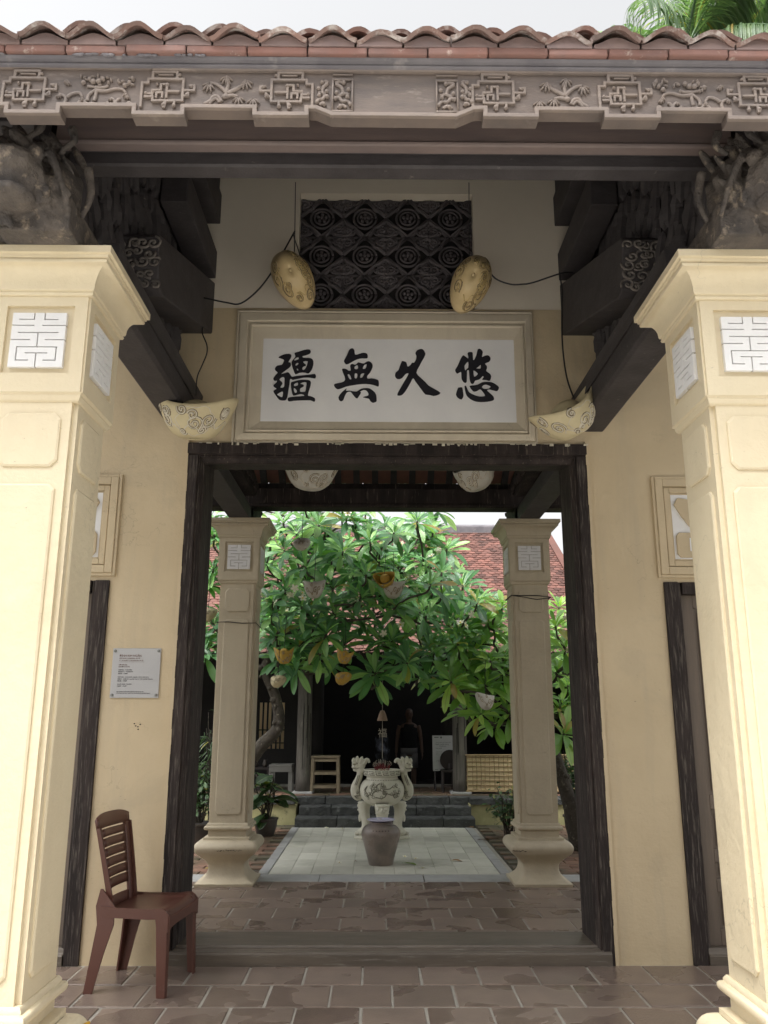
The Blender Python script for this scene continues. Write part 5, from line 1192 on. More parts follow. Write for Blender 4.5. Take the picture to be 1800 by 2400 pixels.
# ================================================================ HALL ACROSS THE COURT
H = thing('hall', 'old open fronted timber hall with a terracotta tiled roof across the courtyard', 'hall', (0, 14.5, 0))
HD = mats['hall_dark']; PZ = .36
for a_, b_ in ((-5.5,-1.22),(1.27,5.5)): mb = MB(); mb.box(a_, b_, 12.47, 14.8, -.05, .27); mb.build('plinth', mats['moss_wall'], H, bevel=.01)
mb = MB(); mb.box(-5.5, 5.5, 12.95, 14.9, .05, .352); mb.build('terrace', mats['mortar'], H)
hb_ = tile_mesh('terrace_tile', .34, .33, .006, mats['brick_floor'], .006)
for i in range(16):
    for j in range(4): rep('terrace_tile', random.choice(hb_), H, TRS((-2.7+.35*i+(.17 if j % 2 else 0), 13.05+.345*j, .356)))
def stones(name, xs, y0, y1, z0, z1):
    for a, b in zip(xs, xs[1:]):
        mb = MB(); nx = 7
        def f(u, v):
            return None
        w = b-a-.012
        # a block with chipped front edges
        cs = [(-w/2+w*i/nx) for i in range(nx+1)]; ch = [random.uniform(.004, .022) for _ in cs]; D = y1-y0; Hh = z1-z0-.004
        A = [(x, random.uniform(0,.012), 0) for x in cs]; B = [(x, random.uniform(0,.01), Hh-c) for x, c in zip(cs, ch)]; T_ = [(x, c*1.2, Hh-random.uniform(0,.006)) for x, c in zip(cs, ch)]; K_ = [(x, D, Hh-random.uniform(0,.004)) for x in cs]; E_ = [(x, D, 0) for x in cs]
        n = nx+1; mb.add(A+B+T_+K_+E_, [(q*n+i, q*n+i+1, (q+1)*n+i+1, (q+1)*n+i) for q in range(4) for i in range(nx)]+[(0,n,2*n,3*n,4*n),(4*n+nx,3*n+nx,2*n+nx,n+nx,nx)])
        mb.M = None; mb.v = [(p[0]+(a+b)/2, p[1]+y0, p[2]+z0) for p in mb.v]
        mb.build(name, mats['step_stone'], H)
stones('step_stone', [-1.21,-.62,-.02,.28,.86,1.31], 12.10, 12.60, 0, .128)
stones('step_stone', [-1.18,-.72,-.1,.50,.90,1.29], 12.42, 12.90, .128, .250)
stones('step_stone', [-2.9,-2.2,-1.55,-.82,-.2,.52,1.0,1.62,2.3,2.9], 12.44 if False else 12.70, 13.06, .250, .358)
stones('edge_stone', [-5.4,-4.2,-3.1,-2.0,-1.24], 12.43, 12.80, .272, .357); stones('edge_stone', [1.28,1.75,2.6,3.6,4.6,5.4], 12.43, 12.80, .272, .357)
# columns
def column(x, y, r, label=None, z1=3.0):
    c = grp('column', H)
    if label: c['label'] = label
    mb = MB(); mb.box(x-.155, x+.155, y-.155, y+.155, .355, .395); mb.build('base_stone', mats['blue_stone'], c, bevel=.01)
    mb = MB(); mb.lathe([(r*1.04,.395),(r,.6),(r*.97,1.2),(r*.93,z1)], 24, Matrix.Translation((x, y, 0))); mb.build('shaft', mats['column_wood'], c, True)
    mb = MB()
    for k in range(5): a = -pi/2+random.uniform(-1,1); mb.box(-.004,.004,-.003,.003,0,random.uniform(.3,.9), TRS((x+r*.985*cos(a), y+r*.985*sin(a), random.uniform(.5,1.2)), (0,0,a)))
    mb.build('crack', mats['hall_dark'], c)
column(-1.185, 13.12, .115, 'grey weathered column with a paler patched foot, left of the steps'); column(1.205, 13.12, .112, 'grey weathered column right of the steps')
column(-4.0, 13.12, .12); column(4.0, 13.12, .12)
for x in (-1.0, 1.05): 
    mb = MB(); mb.lathe([(.13,.05),(.13,3.4)], 16, Matrix.Translation((x*1.15, 15.2, 0))); mb.build('inner_column', HD, H, True)
# hall shell
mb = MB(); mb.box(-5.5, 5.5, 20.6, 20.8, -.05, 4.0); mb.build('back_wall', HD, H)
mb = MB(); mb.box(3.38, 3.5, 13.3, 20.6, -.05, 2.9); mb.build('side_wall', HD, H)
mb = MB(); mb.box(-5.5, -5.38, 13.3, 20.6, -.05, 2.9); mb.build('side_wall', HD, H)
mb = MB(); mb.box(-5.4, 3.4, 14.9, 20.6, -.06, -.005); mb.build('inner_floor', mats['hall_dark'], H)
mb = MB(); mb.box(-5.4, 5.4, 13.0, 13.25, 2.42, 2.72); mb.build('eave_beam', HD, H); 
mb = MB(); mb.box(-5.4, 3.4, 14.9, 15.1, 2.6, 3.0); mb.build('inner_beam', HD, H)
# inner screen wall with a barred window that shows a sunlit yellow wall beyond
mb = MB(); wall_cells(mb, [-5.4,-2.15,-1.70,-1.32], [-.02,.93,1.72,3.6], [(-2.15,-1.70,.93,1.72)], 14.98, 15.06); mb.build('inner_wall', HD, H)
mb = MB(); mb.box(-5.3, -1.5, 17.9, 18.0, 0, 2.6); mb.build('yellow_wall', mats['yellow_wall'], H)
wd = grp('window', H)
for x in (-2.08, -2.0, -1.92, -1.84, -1.77):
    mb = MB(); mb.box(x-.013, x+.013, 14.985, 15.02, .93, 1.72); mb.build('bar', HD, wd)
for z in (1.02, 1.24):
    mb = MB(); mb.box(-2.15, -1.70, 14.99, 15.015, z, z+.02); mb.build('bar', HD, wd)
# roof with rows of small scale tiles
RY0, RZ0, RY1, RZ1 = 12.35, 2.42, 17.0, 5.30
hs_ = (RZ1-RZ0)/(RY1-RY0); ha = math.atan(hs_)
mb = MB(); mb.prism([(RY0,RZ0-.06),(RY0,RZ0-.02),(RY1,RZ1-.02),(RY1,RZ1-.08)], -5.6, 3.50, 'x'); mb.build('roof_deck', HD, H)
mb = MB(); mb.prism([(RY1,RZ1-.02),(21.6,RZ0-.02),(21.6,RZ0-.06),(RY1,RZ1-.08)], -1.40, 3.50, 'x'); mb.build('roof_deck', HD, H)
mb = MB(); mb.box(-1.48, -1.40, 15.06, 20.6, -.05, 4.6); mb.build('light_stop_wall', HD, H)
mb = MB(); rr = random.Random(11); L = sqrt((RY1-RY0)**2+(RZ1-RZ0)**2); row = .105; w = .125
for r in range(int(L/row)):
    x = -4.4+(w/2 if r % 2 else 0); s_ = r*row
    while x < 3.46:
        j = rr.uniform(-.008, .008); lift = rr.uniform(.010, .020); a = s_-.02+j; b = a+row*1.5; hw = w/2-.004
        P = lambda xx, s, n: (xx, RY0+s*cos(ha)-n*sin(ha), RZ0+s*sin(ha)+n*cos(ha))
        tip = .022
        vs_ = [P(x-hw,a+tip,lift),P(x,a-.004,lift+.004),P(x+hw,a+tip,lift),P(x+hw,b,.004),P(x-hw,b,.004),P(x-hw,a+tip,lift-.014),P(x,a-.004,lift-.012),P(x+hw,a+tip,lift-.014)]
        mb.add(vs_, [(0,1,2,3,4),(5,6,1,0),(6,7,2,1),(5,0,4),(7,3,2)])
        x += w
mb.build('roof_tiles', mats['hall_tile'], H, kind='stuff')
mb = MB(); mb.prism([(16.86,5.20),(16.86,5.37),(16.95,5.42),(17.05,5.42),(17.14,5.37),(17.14,5.20)], -5.6, 3.45, 'x'); mb.build('ridge', mats['plaster'], H, bevel=.02)
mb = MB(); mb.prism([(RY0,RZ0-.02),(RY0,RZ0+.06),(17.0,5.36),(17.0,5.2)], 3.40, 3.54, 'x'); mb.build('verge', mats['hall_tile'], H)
# ---- things on the hall terrace
t = thing('stool', 'worn pale wooden stool standing on the terrace right of the left hall column', 'stool', (-.86, 13.25, PZ))
SW = mats['stool_wood']
mb = MB(); mb.box(-1.075,-.635,13.06,13.44,.878,.905); mb.build('seat', SW, t, bevel=.006)
for x in (-1.045,-.665):
    for y in (13.09,13.41):
        mb = MB(); k = .012 if x < -.86 else -.012; mb.add([(x-.022-k,y-.022,.36),(x+.022-k,y-.022,.36),(x+.022-k,y+.022,.36),(x-.022-k,y+.022,.36),(x-.022,y-.022,.878),(x+.022,y-.022,.878),(x+.022,y+.022,.878),(x-.022,y+.022,.878)], [(3,2,1,0),(4,5,6,7),(0,1,5,4),(1,2,6,5),(2,3,7,6),(3,0,4,7)]); mb.build('leg', SW, t)
for z in (.845, .655, .46):
    for y in (13.09, 13.41):
        mb = MB(); mb.box(-1.025,-.685,y-.012,y+.012,z-.022,z+.018); mb.build('rail', SW, t)
t = thing('poster_board', 'white exhibition poster board standing in the hall doorway left of the right column', 'poster', (.99, 13.5, PZ))
Bm = TRS((.985, 13.55, .66), (-.10, 0, radians(3)))
mb = MB(); mb.M = Bm; mb.box(-.165,.185,0,.012,0,.54); mb.build('board', mats['board'], t, bevel=.002)
PM_ = Bm @ Matrix(((1,0,0,-.165),(0,0,-1,-.0015),(0,1,0,0),(0,0,0,1)))
o = bpy.data.objects.new('lettering', text_mesh('lettering', [('TRƯNG BÀY & TRÌNH DIỄN', .05,.425,.020),('Nghề truyền thống', .045,.395,.027),('Exhibition', .11,.368,.026),('Làng nghề', .05,.335,.024),('+ Tranh dân gian', .045,.285,.015),('+ Gốm  ________', .045,.262,.015),('+ Sơn mài', .045,.239,.015),('Thời gian: 08h00', .05,.155,.013),('42 - 44 Hàng Bạc', .05,.135,.013)], mats['grey_print'], PM_, .0006)); link(o, t)
mb = MB(); mb.M = PM_; mb.box(.03,.10,.505,.518,0,.001); mb.lathe([(.001,.001),(.016,.001),(.016,0)], 14, Matrix.Translation((.14,.508,0))); mb.box(.03,.08,.02,.026,0,.001); mb.build('emblem', mats['grey_print'], t)
for x in (-.13,.15):
    mb = MB(); mb.tube([(.985+x,13.58,.68),(.985+x,13.50,.362)], .012, 6); mb.tube([(.985+x,13.60,.95),(.985+x,13.80,.362)], .010, 6); mb.build('leg', mats['chair_wood'], t)
t = thing('wooden_chair', 'dark wooden chair with a round back, half hidden by the right hall column', 'chair', (1.07, 13.33, PZ))
CWd = mats['chair_wood']
mb = MB(); mb.box(.93,1.30,13.2,13.5,.66,.69); mb.build('seat', CWd, t, bevel=.005)
for x in (.955,1.27):
    for y in (13.22,13.48): mb = MB(); mb.tube([(x,y,.36),(x,y,.66)], .017, 6); mb.build('leg', CWd, t)
mb = MB(); mb.box(.955,1.27,13.21,13.23,.45,.48); mb.build('rail', CWd, t)
mb = MB(); mb.lathe([(.001,0),(.145,0),(.155,.012),(.145,.025),(.001,.025)], 20, TRS((1.08,13.49,.83),(pi/2,0,0))); mb.tube([(1.08,13.48,.69),(1.08,13.48,.78)], .03, 6); mb.build('backrest', CWd, t)
t = thing('plastic_stool', 'grubby white plastic stool under the barred window, left of the left hall column', 'stool', (-1.56, 13.4, PZ))
mb = MB(); mb.box(-1.73,-1.37,13.25,13.6,.74,.77); mb.build('seat', mats['white_plastic'], t, bevel=.01)
for x in (-1.70,-1.40):
    for y in (13.28,13.57): mb = MB(); mb.box(x-.03,x+.03,y-.008,y+.008,.36,.75); mb.build('leg', mats['white_plastic'], t)
mb = MB(); mb.box(-1.72,-1.38,13.255,13.262,.66,.742); mb.build('apron', mats['white_plastic'], t)
t = thing('bamboo_screen', 'straw coloured bamboo lattice screen along the terrace right of the hall column', 'screen', (2.2, 13.0, PZ))
mb = MB(); mb.box(1.30,3.3,13.03,13.05,.40,.915); mb.build('cloth', mats['screen_cloth'], t)
zs = [.42+.068*i for i in range(8)]
for z in zs: mb = MB(); mb.tube([(1.29,13.02,z),(2.0,13.018,z+random.uniform(-.006,.006)),(2.7,13.022,z+random.uniform(-.006,.006)),(3.3,13.02,z)], .0065, 5); mb.build('bamboo_strip', mats['bamboo'], t)
for k in range(30): x = 1.31+.068*k+random.uniform(-.008,.008); mb = MB(); mb.tube([(x,13.008,.395),(x+random.uniform(-.008,.008),13.006,.66),(x+random.uniform(-.006,.006),13.008,.925+random.uniform(0,.015))], .0065, 5); mb.build('bamboo_strip', mats['bamboo'], t)
mb = MB(); mb.tube([(1.28,13.0,.925),(3.3,13.0,.93)], .013, 6); mb.tube([(1.28,13.0,.405),(3.3,13.0,.405)], .011, 6); mb.build('rail', mats['bamboo'], t)
t = thing('shelf', 'dark low shelf of small jars along the terrace at the far left', 'shelf', (-2.0, 13.6, PZ))
mb = MB(); mb.box(-2.5,-1.75,13.5,13.8,.36,.40); mb.box(-2.5,-1.75,13.5,13.8,.68,.71); mb.box(-2.5,-2.46,13.5,13.8,.40,.68); mb.box(-1.79,-1.75,13.5,13.8,.40,.68); mb.build('frame', CWd, t)
for k in range(5): mb = MB(); mb.lathe([(.03,.71),(.04,.76),(.025,.80),(.03,.82)], 10, Matrix.Translation((-2.4+.14*k,13.62,0))); mb.build('jar', mats['pot'], t, True)

# ---- person in the dark of the hall
t = thing('person', 'person in a black sleeveless top and pale shorts standing in the dark hall', 'person', (.56, 16.6, 0))
px, py = .56, 16.6
def skinbody(name, nodes, edges, mat, parent, sub=2, root=0):
    me = bpy.data.meshes.new(name); me.from_pydata([n[0] for n in nodes], edges, []); me.materials.append(mat)
    o = bpy.data.objects.new(name, me); link(o, parent)
    sk = o.modifiers.new('skin', 'SKIN'); sk.use_smooth_shade = True
    me_s = me.skin_vertices[0].data if me.skin_vertices else None
    if me_s is None:
        bpy.context.view_layer.update(); me_s = me.skin_vertices[0].data if me.skin_vertices else None
    return o, me_s
def loft(mb, rings, n=16):
    vs_ = []
    for (x, y, z, a, b) in rings:
        vs_ += [(px+x+a*cos(2*pi*k/n), py+y+b*sin(2*pi*k/n), z) for k in range(n)]
    m = len(rings); mb.add(vs_, [(i*n+k, i*n+(k+1)%n, (i+1)*n+(k+1)%n, (i+1)*n+k) for i in range(m-1) for k in range(n)]+[tuple(range(n-1,-1,-1)), tuple((m-1)*n+k for k in range(n))])
mb = MB(); S = 1.62/1.75
def sc_(r): return [(x*S, y*S, z*S, a*S, b*S) for x, y, z, a, b in r]
loft(mb, sc_([(0,0,.80,.15,.11),(0,0,.95,.165,.115),(0,0,1.08,.14,.10),(0,-.01,1.25,.165,.115),(0,0,1.38,.185,.105),(0,0,1.44,.15,.08),(0,0,1.48,.06,.06),(0,-.01,1.54,.055,.058),(0,-.02,1.57,.065,.085),(0,-.02,1.62,.074,.098),(0,-.015,1.68,.077,.10),(0,-.01,1.73,.06,.08),(0,-.01,1.755,.02,.03)]))
for s in (-1, 1):
    loft(mb, sc_([(s*.085,0,.88,.082,.09),(s*.09,0,.70,.078,.085),(s*.095,0,.50,.056,.062),(s*.095,.01,.36,.056,.062),(s*.095,.01,.20,.042,.048),(s*.095,.01,.09,.036,.042),(s*.095,-.03,.05,.042,.09),(s*.095,-.05,.0,.045,.12)]), 12)
    arm = [(s*.19,0,1.41,.05),(s*.225,0,1.30,.046),(s*.25,.01,1.12,.038),(s*.265,-.02,.95,.032),(s*.27,-.05,.86,.026)]
    mb.tube([(px+x*S, py+y*S, z*S) for x, y, z, r in arm], [r*S for x, y, z, r in arm], 10)
    hx, hy, hz = px+s*.272*S, py-.06*S, .82*S
    mb.lump((hx, hy, hz), (.018, .032, .045), n=9, m=6)
    for k in range(4): mb.tube([(hx, hy-.024+.016*k, hz-.03), (hx-s*.004, hy-.028+.016*k, hz-.065), (hx-s*.014, hy-.026+.016*k, hz-.09-.006*(k in (1,2)))], [.008,.0075,.006], 6)
    mb.tube([(hx, hy-.028, hz+.005), (hx-s*.006, hy-.046, hz-.02), (hx-s*.012, hy-.05, hz-.045)], [.0095,.0085,.007], 6)
    mb.lump((px+s*.075*S, py-.01*S, 1.635*S), (.012,.02,.03))
mb.lump((px, py-.117*S, 1.625*S), (.014,.022,.022)); mb.lump((px, py-.10*S, 1.585*S), (.024,.012,.006))
o = mb.build('person_body', mats['skin'], t, True); rm = o.modifiers.new('remesh', 'REMESH'); rm.mode = 'VOXEL'; rm.voxel_size = .007; rm.use_smooth_shade = True
mb = MB(); mb.lump((px-.028, py-.112*S, 1.652*S), (.009,.006,.006)); mb.lump((px+.028, py-.112*S, 1.652*S), (.009,.006,.006)); mb.build('eyes', mats['ink'], t)
mb = MB(); loft(mb, sc_([(0,0,.93,.175,.125),(0,0,1.08,.155,.115),(0,-.01,1.25,.178,.127),(0,0,1.36,.185,.115),(-.0,0,1.44,.13,.09)])); mb.build('top', mats['shirt'], t, True)
mb = MB(); loft(mb, sc_([(0,0,.82,.175,.125),(0,0,.96,.178,.128)]))
for s in (-1, 1): loft(mb, sc_([(s*.09,0,.56,.098,.105),(s*.088,0,.85,.095,.115)]), 14)
mb.build('shorts', mats['shorts'], t, True)
mb = MB(); mb.lump((px, py+.012, 1.692*S), (.083*S,.105*S,.075*S), n=14, m=9); mb.build('hair', mats['hair'], t, True)

# ================================================================ PLANTS
LV = [leaf_mesh('leaf', 1.0, .255, mats['leaf'], d, f, k)[1] for k, (d, f) in enumerate(((.10,.22),(.28,.26),(.45,.2),(.18,.35)))]
LB = [leaf_mesh('leaf', 1.0, .27, mats['leaf_bright'], d, f, k+9)[1] for k, (d, f) in enumerate(((.10,.22),(.28,.26),(.42,.2),(.18,.35)))]
def rosette(c, ax, n, L, out, rr, young=True):
    ax = Vector(ax).normalized(); q = ax.to_track_quat('Z', 'Y'); ph = rr.random()*6.28
    for k in range(n):
        f = k/(n-1); el = radians(20+72*f**.7+rr.uniform(-8, 8)); az = ph+k*2.39996+rr.uniform(-.15,.15)
        d = Vector((sin(el)*cos(az), sin(el)*sin(az), cos(el))); d = q @ d
        ln = L*(.50+.55*min(1, f*1.7))*rr.uniform(.85,1.12)
        # leaf frame: x along leaf, z = upper face, facing the axis / sky
        up = (ax*1.0+Vector((0,0,.35))); x = d.normalized(); d2 = Vector((x.x, x.y, x.z-.10*f)); x = d2.normalized()
        y = up.cross(x); y = y.normalized() if y.length > 1e-4 else Vector((0,1,0)); z = x.cross(y)
        M = Matrix((x, y, z)).transposed().to_4x4(); M.translation = Vector(c)+x*L*.05-ax*(.05*f)
        out.append(M @ Matrix.Rotation(rr.uniform(-.35,.35), 4, 'X') @ Matrix.Scale(ln, 4))
def frangipani(label, base, trunk, ros, meshes, extra, L, seed, nlv=(10,15), blooms=0, flat=.0):
    rr = random.Random(seed)
    t = thing('frangipani_tree', label, 'tree', base)
    nodes = [Vector(p) for p in smoothpoly(trunk, 4, False)]; par = [i-1 for i in range(len(nodes))]
    pts = sorted([Vector(r) for r in ros]+extra, key=lambda p: (p-nodes[-1]).length)
    tips = []; segs = []
    dep = [0]*len(nodes); nt0 = len(nodes)
    for p in pts:
        cand = min(range(max(0, nt0*2//3), len(nodes)), key=lambda i: (nodes[i]-p).length+(.25 if nodes[i].z > p.z-.05 else 0)+.05*dep[i])
        a = nodes[cand]; dvec = p-a; mid = a+dvec*.55+Vector((rr.uniform(-.08,.08), rr.uniform(-.08,.08), -.10*dvec.length)); pre = p-Vector((dvec.x*.12, dvec.y*.12, .10))
        ids = []
        last = cand
        path = [a, mid, pre, p]
        for w in (mid, pre, p): nodes.append(w); dep.append(dep[last]+1); last = len(nodes)-1
        segs.append((path, dep[cand])); tips.append((p, (p-mid).normalized()))
    mb = MB(); n = len(nodes[:nt0]); mb.tube(nodes[:nt0], [.10-.055*i/n for i in range(n)], 10)
    for p in nodes[2:nt0]:
        for q in range(3): mb.lump(p+Vector((rr.uniform(-.06,.06), rr.uniform(-.07,.02), rr.uniform(-.06,.06))), (rr.uniform(.02,.045),)*3, n=7)
    mb.build('trunk', mats['bark'], t, True)
    mb = MB()
    for path, d in segs:
        q = smoothpoly([tuple(p) for p in path], 3, False); r0 = max(.013, .042/(1+.35*d)); mb.tube(q, [r0+(.012-r0)*i/len(q) for i in range(len(q))], 6)
    mb.build('branches', mats['bark'], t, True)
    Ms = []
    camp = Vector((-.07, 0, 1.55)); front = []
    for p, d in tips:
        ax = (d*.25+Vector((rr.uniform(-.35,.35), -.62+rr.uniform(-.3,.3), .62+rr.uniform(-.15,.2))))
        o_ = []; rosette(p, ax, rr.randint(*nlv), L*rr.uniform(.85,1.15), o_, rr); Ms += o_
    Ms.sort(key=lambda M: (M.translation-camp).length)
    for M in Ms[:300]: rep('leaf', rr.choice(meshes), t, M)
    mb = MB(); mb.uv = []
    for M in Ms[300:]:
        me = rr.choice(meshes); uvl = {}
        for lp in me.loops: uvl[lp.vertex_index] = tuple(me.uv_layers[0].data[lp.index].uv)
        mb.add([v.co for v in me.vertices], [tuple(p.vertices) for p in me.polygons], M); mb.uv += [uvl[i] for i in range(len(me.vertices))]
    mb.build('foliage', meshes[0].materials[0], t, True, kind='stuff')
    tl = [p for p, d in tips if p.z > 2.4]
    for k in range(blooms):
        p = rr.choice(tl); 
        for j in range(rr.randint(1, 4)): blossom(None, p+Vector((rr.uniform(-.12,.12), -.22+rr.uniform(-.1,.05), .10+rr.uniform(-.1,.1))), (rr.uniform(.6,1.5), rr.uniform(-.4,.4), rr.random()*6), 1.6, t)
    return t
RA = [(-1.05,9.68,3.66),(-.76,9.46,3.7),(-.33,9.93,3.83),(-.16,9.55,3.52),(.12,9.41,3.6),(.42,9.94,3.86),(.67,10.77,3.9),(.84,10.58,3.64),(.32,10.52,3.54),(-.05,9.65,3.29),(.51,10.16,3.38),(.7,9.74,3.19),(-.48,9.58,3.41),(-.91,9.47,3.2),(-1.18,9.64,3.43),(-1.39,10.78,3.28),(-.78,10.63,3.74),(-.4,10.59,3.33),(-1.12,10.58,3.0),(-1.29,9.61,2.81),(-.87,9.8,2.62),(-1.2,10.3,2.7),(-1.36,10.47,2.43),(-1.05,10.67,2.39),(-1.08,10.3,2.10),(-.65,9.44,2.42),(-.5,10.27,2.35),(-.25,10.38,2.62),(-.03,10.11,2.4),(-.09,9.58,1.99),(.18,10.06,2.36),(.27,9.44,2.10),(.59,10.8,2.57),(.8,10.68,2.98),(1.0,10.18,3.09),(1.12,9.78,2.83),(1.3,10.75,3.0),(.9,10.22,2.69),(.67,10.71,2.3),(.46,10.66,2.0),(-2.17,10.11,3.76),(-2.08,9.96,3.26),(-2.17,10.26,2.44),(-2.15,9.99,2.22),(-.59,9.56,2.97),(.06,9.79,3.0),(.44,10.6,3.0),(-.26,9.37,2.83),(.54,9.37,2.99),(-.79,10.3,2.22)]
rx = random.Random(21)
exA = [Vector((rx.uniform(-2.4, .8), rx.uniform(10.6, 11.7), rx.uniform(2.7, 4.6))) for _ in range(40)]+[Vector((x+rx.uniform(-.22,.22), y+rx.uniform(.15,.9), z+rx.uniform(-.25,.22))) for x, y, z in RA for _ in range(1)]+[Vector((rx.uniform(-1.6, .9), rx.uniform(9.3, 11.5), rx.uniform(4.0, 4.7))) for _ in range(5)]
RA += [(-1.24,9.62,2.40),(-.97,9.6,2.30),(-1.0,9.55,2.06),(-1.3,9.6,2.65),(-.8,9.6,2.55),(-.72,9.5,2.2),(-1.15,9.6,2.95),(-.95,9.55,2.75),(-1.2,9.55,2.15),(-.55,9.5,2.65),(.15,9.5,2.75),(.5,9.6,2.65),(-.2,9.4,3.1)]
rz = random.Random(77)
for _ in range(60):
    z = rz.uniform(2.25, 4.05); x = rz.uniform(-2.35, .35+(4.0-z)*.5); exA.append(Vector((x, rz.uniform(9.8, 11.3), z)))
frangipani('big dark leaved frangipani tree with small white flowers, arching over the paved path', (-1.75,10.3,0), [(-1.75,10.3,0),(-1.72,10.32,.7),(-1.50,10.35,1.12),(-1.27,10.35,1.38),(-1.32,10.35,1.75),(-1.45,10.3,2.1),(-1.25,10.3,2.45)], RA, LV, exA, .30, 3, (14,20), blooms=40)
RB = [(.88,9.74,2.34),(1.11,10.04,2.44),(1.27,9.96,2.6),(1.42,9.81,2.78),(1.59,10.6,2.46),(1.24,9.64,2.14),(1.0,9.9,2.05),(.78,9.64,1.90),(.99,10.16,1.8),(1.19,9.73,1.86),(1.42,9.83,2.02),(1.51,10.3,1.76),(1.13,9.78,1.54),(1.33,10.07,1.42),(2.26,10.48,2.87),(1.99,9.52,2.53),(2.08,9.47,2.26),(2.02,9.68,2.01),(2.28,10.32,1.88),(2.13,10.14,1.6),(2.07,9.68,1.32),(1.77,9.8,2.61),(1.72,9.61,2.17),(1.76,9.95,1.76),(1.59,9.45,2.37)]
exB = [Vector((rx.uniform(1.0, 2.8), rx.uniform(9.9, 11.2), rx.uniform(1.5, 2.75))) for _ in range(30)]
frangipani('bright green frangipani tree growing behind the right inner pillar', (2.28,10.2,0), [(2.28,10.2,0),(2.22,10.2,.45),(2.12,10.15,.8),(2.02,10.1,1.1),(1.85,10.1,1.5),(1.75,10.1,1.9)], RB, LB, exB, .29, 5, (14,20), blooms=3)

# lanterns among the branches
lp = [((-.953,9.35,3.435),'grey white lantern among the leaves above a big rosette','lan_grey',-60,.42),((-.80,9.45,2.93),'grey white lantern half covered by leaves in the middle of the crown','lan_grey',-20,.55),((.12,9.9,3.0),'grey white lantern behind dark leaves at the centre of the crown','lan_grey',-20,.6),
      ((-.446,9.6,2.17),'mustard lantern seen from the side below the crown, upper of two','lan_yellow',-6,.42),((-.47,9.58,1.92),'mustard lantern below the crown, lower of two','lan_yellow',-62,.40),((-1.211,9.6,1.885),'pale yellow lantern by the crooked trunk','lan_pale',-62,.38),((.03,9.85,3.10),'mustard lantern upright among the leaves','lan_yellow',60,.55),
      ((-2.05,9.6,2.64),'pale lantern between the door frame and the left inner pillar','lan_pale',-62,.42),((1.19,9.75,1.67),'grey white lantern low in the bright frangipani','lan_grey',-35,.48),((-1.156,9.75,2.19),'mustard lantern behind the lowest big rosette','lan_yellow',-6,.5)]
for k, (p, lab, mt, rx_, s_) in enumerate(lp):
    p = ((p[0]+.071)*.945-.071, p[1]*.945, 1.55+(p[2]-1.55)*.945)
    lantern('ingot_lantern', lab, R(p, rx_, random.uniform(-12,12), random.uniform(-30,30)), mats[mt], mats['lan_line'], s_, False, 'ingot lanterns hung in the trees', True, k+20, sq=(.82,1.1,1.3), cord=[(p[0]+.01, p[1]+.03, p[2]+.45)])

# shrubs
SL = [leaf_mesh('leaf', 1.0, .42, mats['shrub_leaf'], d, .2, k+30)[1] for k, d in enumerate((.1,.3,.2))]
def addleaf(mb, me, M):
    if mb.uv is None: mb.uv = []
    uvl = {}
    for lp_ in me.loops: uvl[lp_.vertex_index] = tuple(me.uv_layers[0].data[lp_.index].uv)
    mb.add([v.co for v in me.vertices], [tuple(p.vertices) for p in me.polygons], M); mb.uv += [uvl[i] for i in range(len(me.vertices))]
def shrub(name, label, cat, c, rad, n, L, pot=None, group=None, seed=0, meshes=None, stems=5):
    rr = random.Random(seed); t = thing(name, label, cat, (c[0], c[1], 0), group); mb = MB(); ms = MB(); z0 = 0
    if pot:
        pr, ph = pot; z0 = ph
        pm_ = MB(); pm_.lathe([(.001,0),(pr*.7,0),(pr*.95,ph*.6),(pr,ph*.92),(pr*1.08,ph*.94),(pr*1.08,ph),(pr*.9,ph),(pr*.88,ph-.03),(.001,ph-.03)], 24, Matrix.Translation((c[0], c[1], 0))); pm_.build('pot', mats['pot'], t, 'auto')
    tips = []
    for k in range(stems*3):
        tip = Vector(c)+Vector((rr.uniform(-1,1)*rad[0]*.9, rr.uniform(-1,1)*rad[1]*.9, rr.uniform(-.6,1)*rad[2]*.9)); b = Vector((c[0]+rr.uniform(-.05,.05), c[1]+rr.uniform(-.05,.05), z0))
        m_ = (b+tip)/2+Vector((rr.uniform(-.05,.05), rr.uniform(-.05,.05), .06)); q = smoothpoly([tuple(b), tuple(m_), tuple(tip)], 4, False); ms.tube(q, [.010-.006*i/len(q) for i in range(len(q))], 5); tips.append(q)
    Ms = []
    for k in range(n):
        q = rr.choice(tips); i = rr.randint(len(q)//3, len(q)-1); p = Vector(q[i])+Vector((rr.gauss(0,.04), rr.gauss(0,.04), rr.gauss(0,.04)))*rad[2]*2.2
        M = TRS(p, (rr.uniform(-.6,.6), rr.uniform(-.7,.6), rr.random()*6.28), L*rr.uniform(.7,1.25)); Ms.append(M)
    for M in Ms: addleaf(mb, rr.choice(meshes or SL), M)
    ms.build('stems', mats['bark'], t, True); mb.build('foliage', (meshes or SL)[0].materials[0], t, True, kind='stuff')
    return t
shrub('potted_shrub', 'dense dark green potted shrub behind the left door jamb', 'shrub', (-2.15,10.2,.80), (.30,.30,.42), 420, .085, (.19,.30), 'potted plants in the courtyard', 1)
shrub('potted_shrub', 'low dark shrub in a pot at the foot of the left side wall', 'shrub', (-2.45,11.2,.6), (.3,.3,.35), 260, .09, (.18,.28), 'potted plants in the courtyard', 2)
shrub('low_shrub', 'loose dark shrub before the mossy wall, left of the right inner pillar', 'shrub', (1.62,11.2,.42), (.26,.25,.30), 200, .10, None, None, 3)
shrub('potted_shrub', 'leafy dark potted shrub behind the right door jamb', 'shrub', (2.42,10.6,.75), (.28,.28,.42), 360, .11, (.20,.34), 'potted plants in the courtyard', 4)
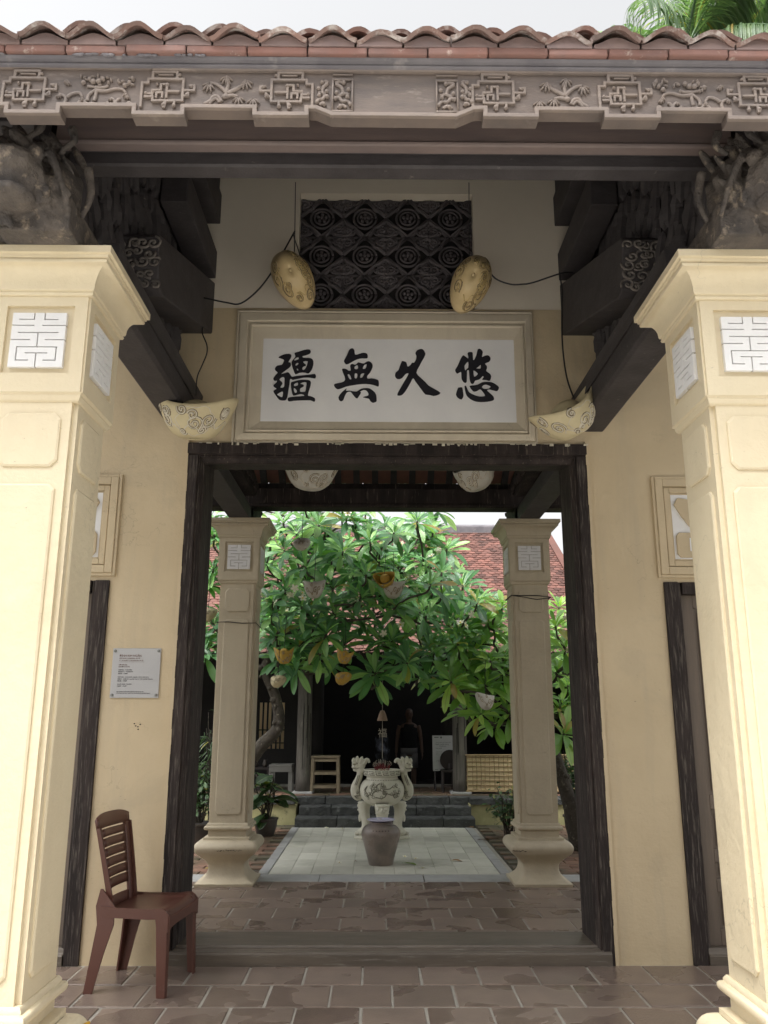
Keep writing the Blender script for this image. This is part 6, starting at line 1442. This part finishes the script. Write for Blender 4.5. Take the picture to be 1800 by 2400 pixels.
shrub('potted_shrub', 'bushy potted shrub at the right edge, beside the leaning stem', 'shrub', (2.65,9.9,.6), (.25,.25,.36), 260, .10, (.17,.28), 'potted plants in the courtyard', 6)
t = shrub('broadleaf_plant', 'dark broad leaved plant right of the left inner pillar', 'plant', (-1.50,11.3,.48), (.30,.26,.34), 34, .30, (.15,.22), None, 5)
shrub('grassy_plant', 'thin drooping grassy plant hanging left of the left inner pillar', 'plant', (-2.05,10.6,1.30), (.16,.16,.28), 130, .20, None, None, 8, meshes=[leaf_mesh('leaf', 1.0, .07, mats['shrub_leaf'], .5, .2, 51)[1]])
for k, (x, y, L_) in enumerate(((1.55,11.05,.55),(1.70,11.15,.42))):
    pass
# a bare leaning stem by the right jamb
mb = MB(); q = smoothpoly([(2.33,9.9,.05),(2.30,9.85,.5),(2.24,9.8,.95),(2.20,9.8,1.2)], 4, False); mb.tube(q, .022, 7); tag(mb.build('cut_stem', mats['bamboo'], None, True), 'bare pale stem leaning behind the right door jamb', 'stem')
# palms beyond the roof
PLf = leaf_mesh('leaflet', 1.0, .052, mats['palm_leaf'], .6, .3, 61)[1]
def palm(label, x, y, h, n, seed, L=2.2, el0=(-10, 75)):
    rr = random.Random(seed); t = thing('palm_tree', label, 'palm', (x, y, 0), 'palms beyond the gate roof')
    mb = MB(); pts = [(x+.15*sin(z*.35), y, z) for z in [h*i/14 for i in range(15)]]; mb.tube(pts, [.17-.05*i/14 for i in range(15)], 12); mb.build('trunk', mats['trunk_palm'], t, True)
    top = Vector(pts[-1])
    mb = MB(); mb.tube([tuple(top), tuple(top+Vector((0,0,.9)))], [.12,.05], 8); mb.build('crownshaft', mats['palm_leaf'], t, True)
    top = top+Vector((0,0,.5))
    for k in range(n):
        az = k*2.4+rr.uniform(-.2,.2); el = radians(rr.uniform(*el0)); mb = MB(); mb.uv = []
        d = Vector((cos(az), sin(az), 0)); P = [top+d*(L*s*cos(el)*(1-.12*s))+Vector((0,0,L*s*sin(el)-.55*L*s*s)) for s in [i/12 for i in range(13)]]
        rb = MB(); rb.tube(P, [.022-.016*i/12 for i in range(13)], 5)
        for i in range(1, 60):
            f = i/60; s = .15+.85*f; a = s*12; j = min(11, int(a)); p = P[j].lerp(P[j+1], a-j); tg = (P[j+1]-P[j]).normalized()
            for sd_ in (-1, 1):
                side = tg.cross(Vector((0,0,1))).normalized()*sd_; x_ = (side*.75+tg*.65+Vector((0,0,.0-.5*rr.random()))).normalized(); y_ = Vector((0,0,1)).cross(x_).normalized(); z_ = x_.cross(y_)
                M = Matrix((x_, y_, z_)).transposed().to_4x4(); M.translation = p; addleaf(mb, PLf, M @ Matrix.Scale(.62*(1-.55*abs(f-.35))*rr.uniform(.85,1.1), 4))
        fr = grp('frond', t); rb.build('rib', mats['palm_leaf'], fr, True); mb.build('leaflets', mats['palm_leaf'], fr, True, kind='stuff')
palm('feathery green palm crown showing above the roof tiles at the upper right', 4.25, 9.6, 10.0, 15, 1)
palm('second palm at the upper right corner with its grey trunk just in view', 5.55, 9.2, 10.9, 13, 2)
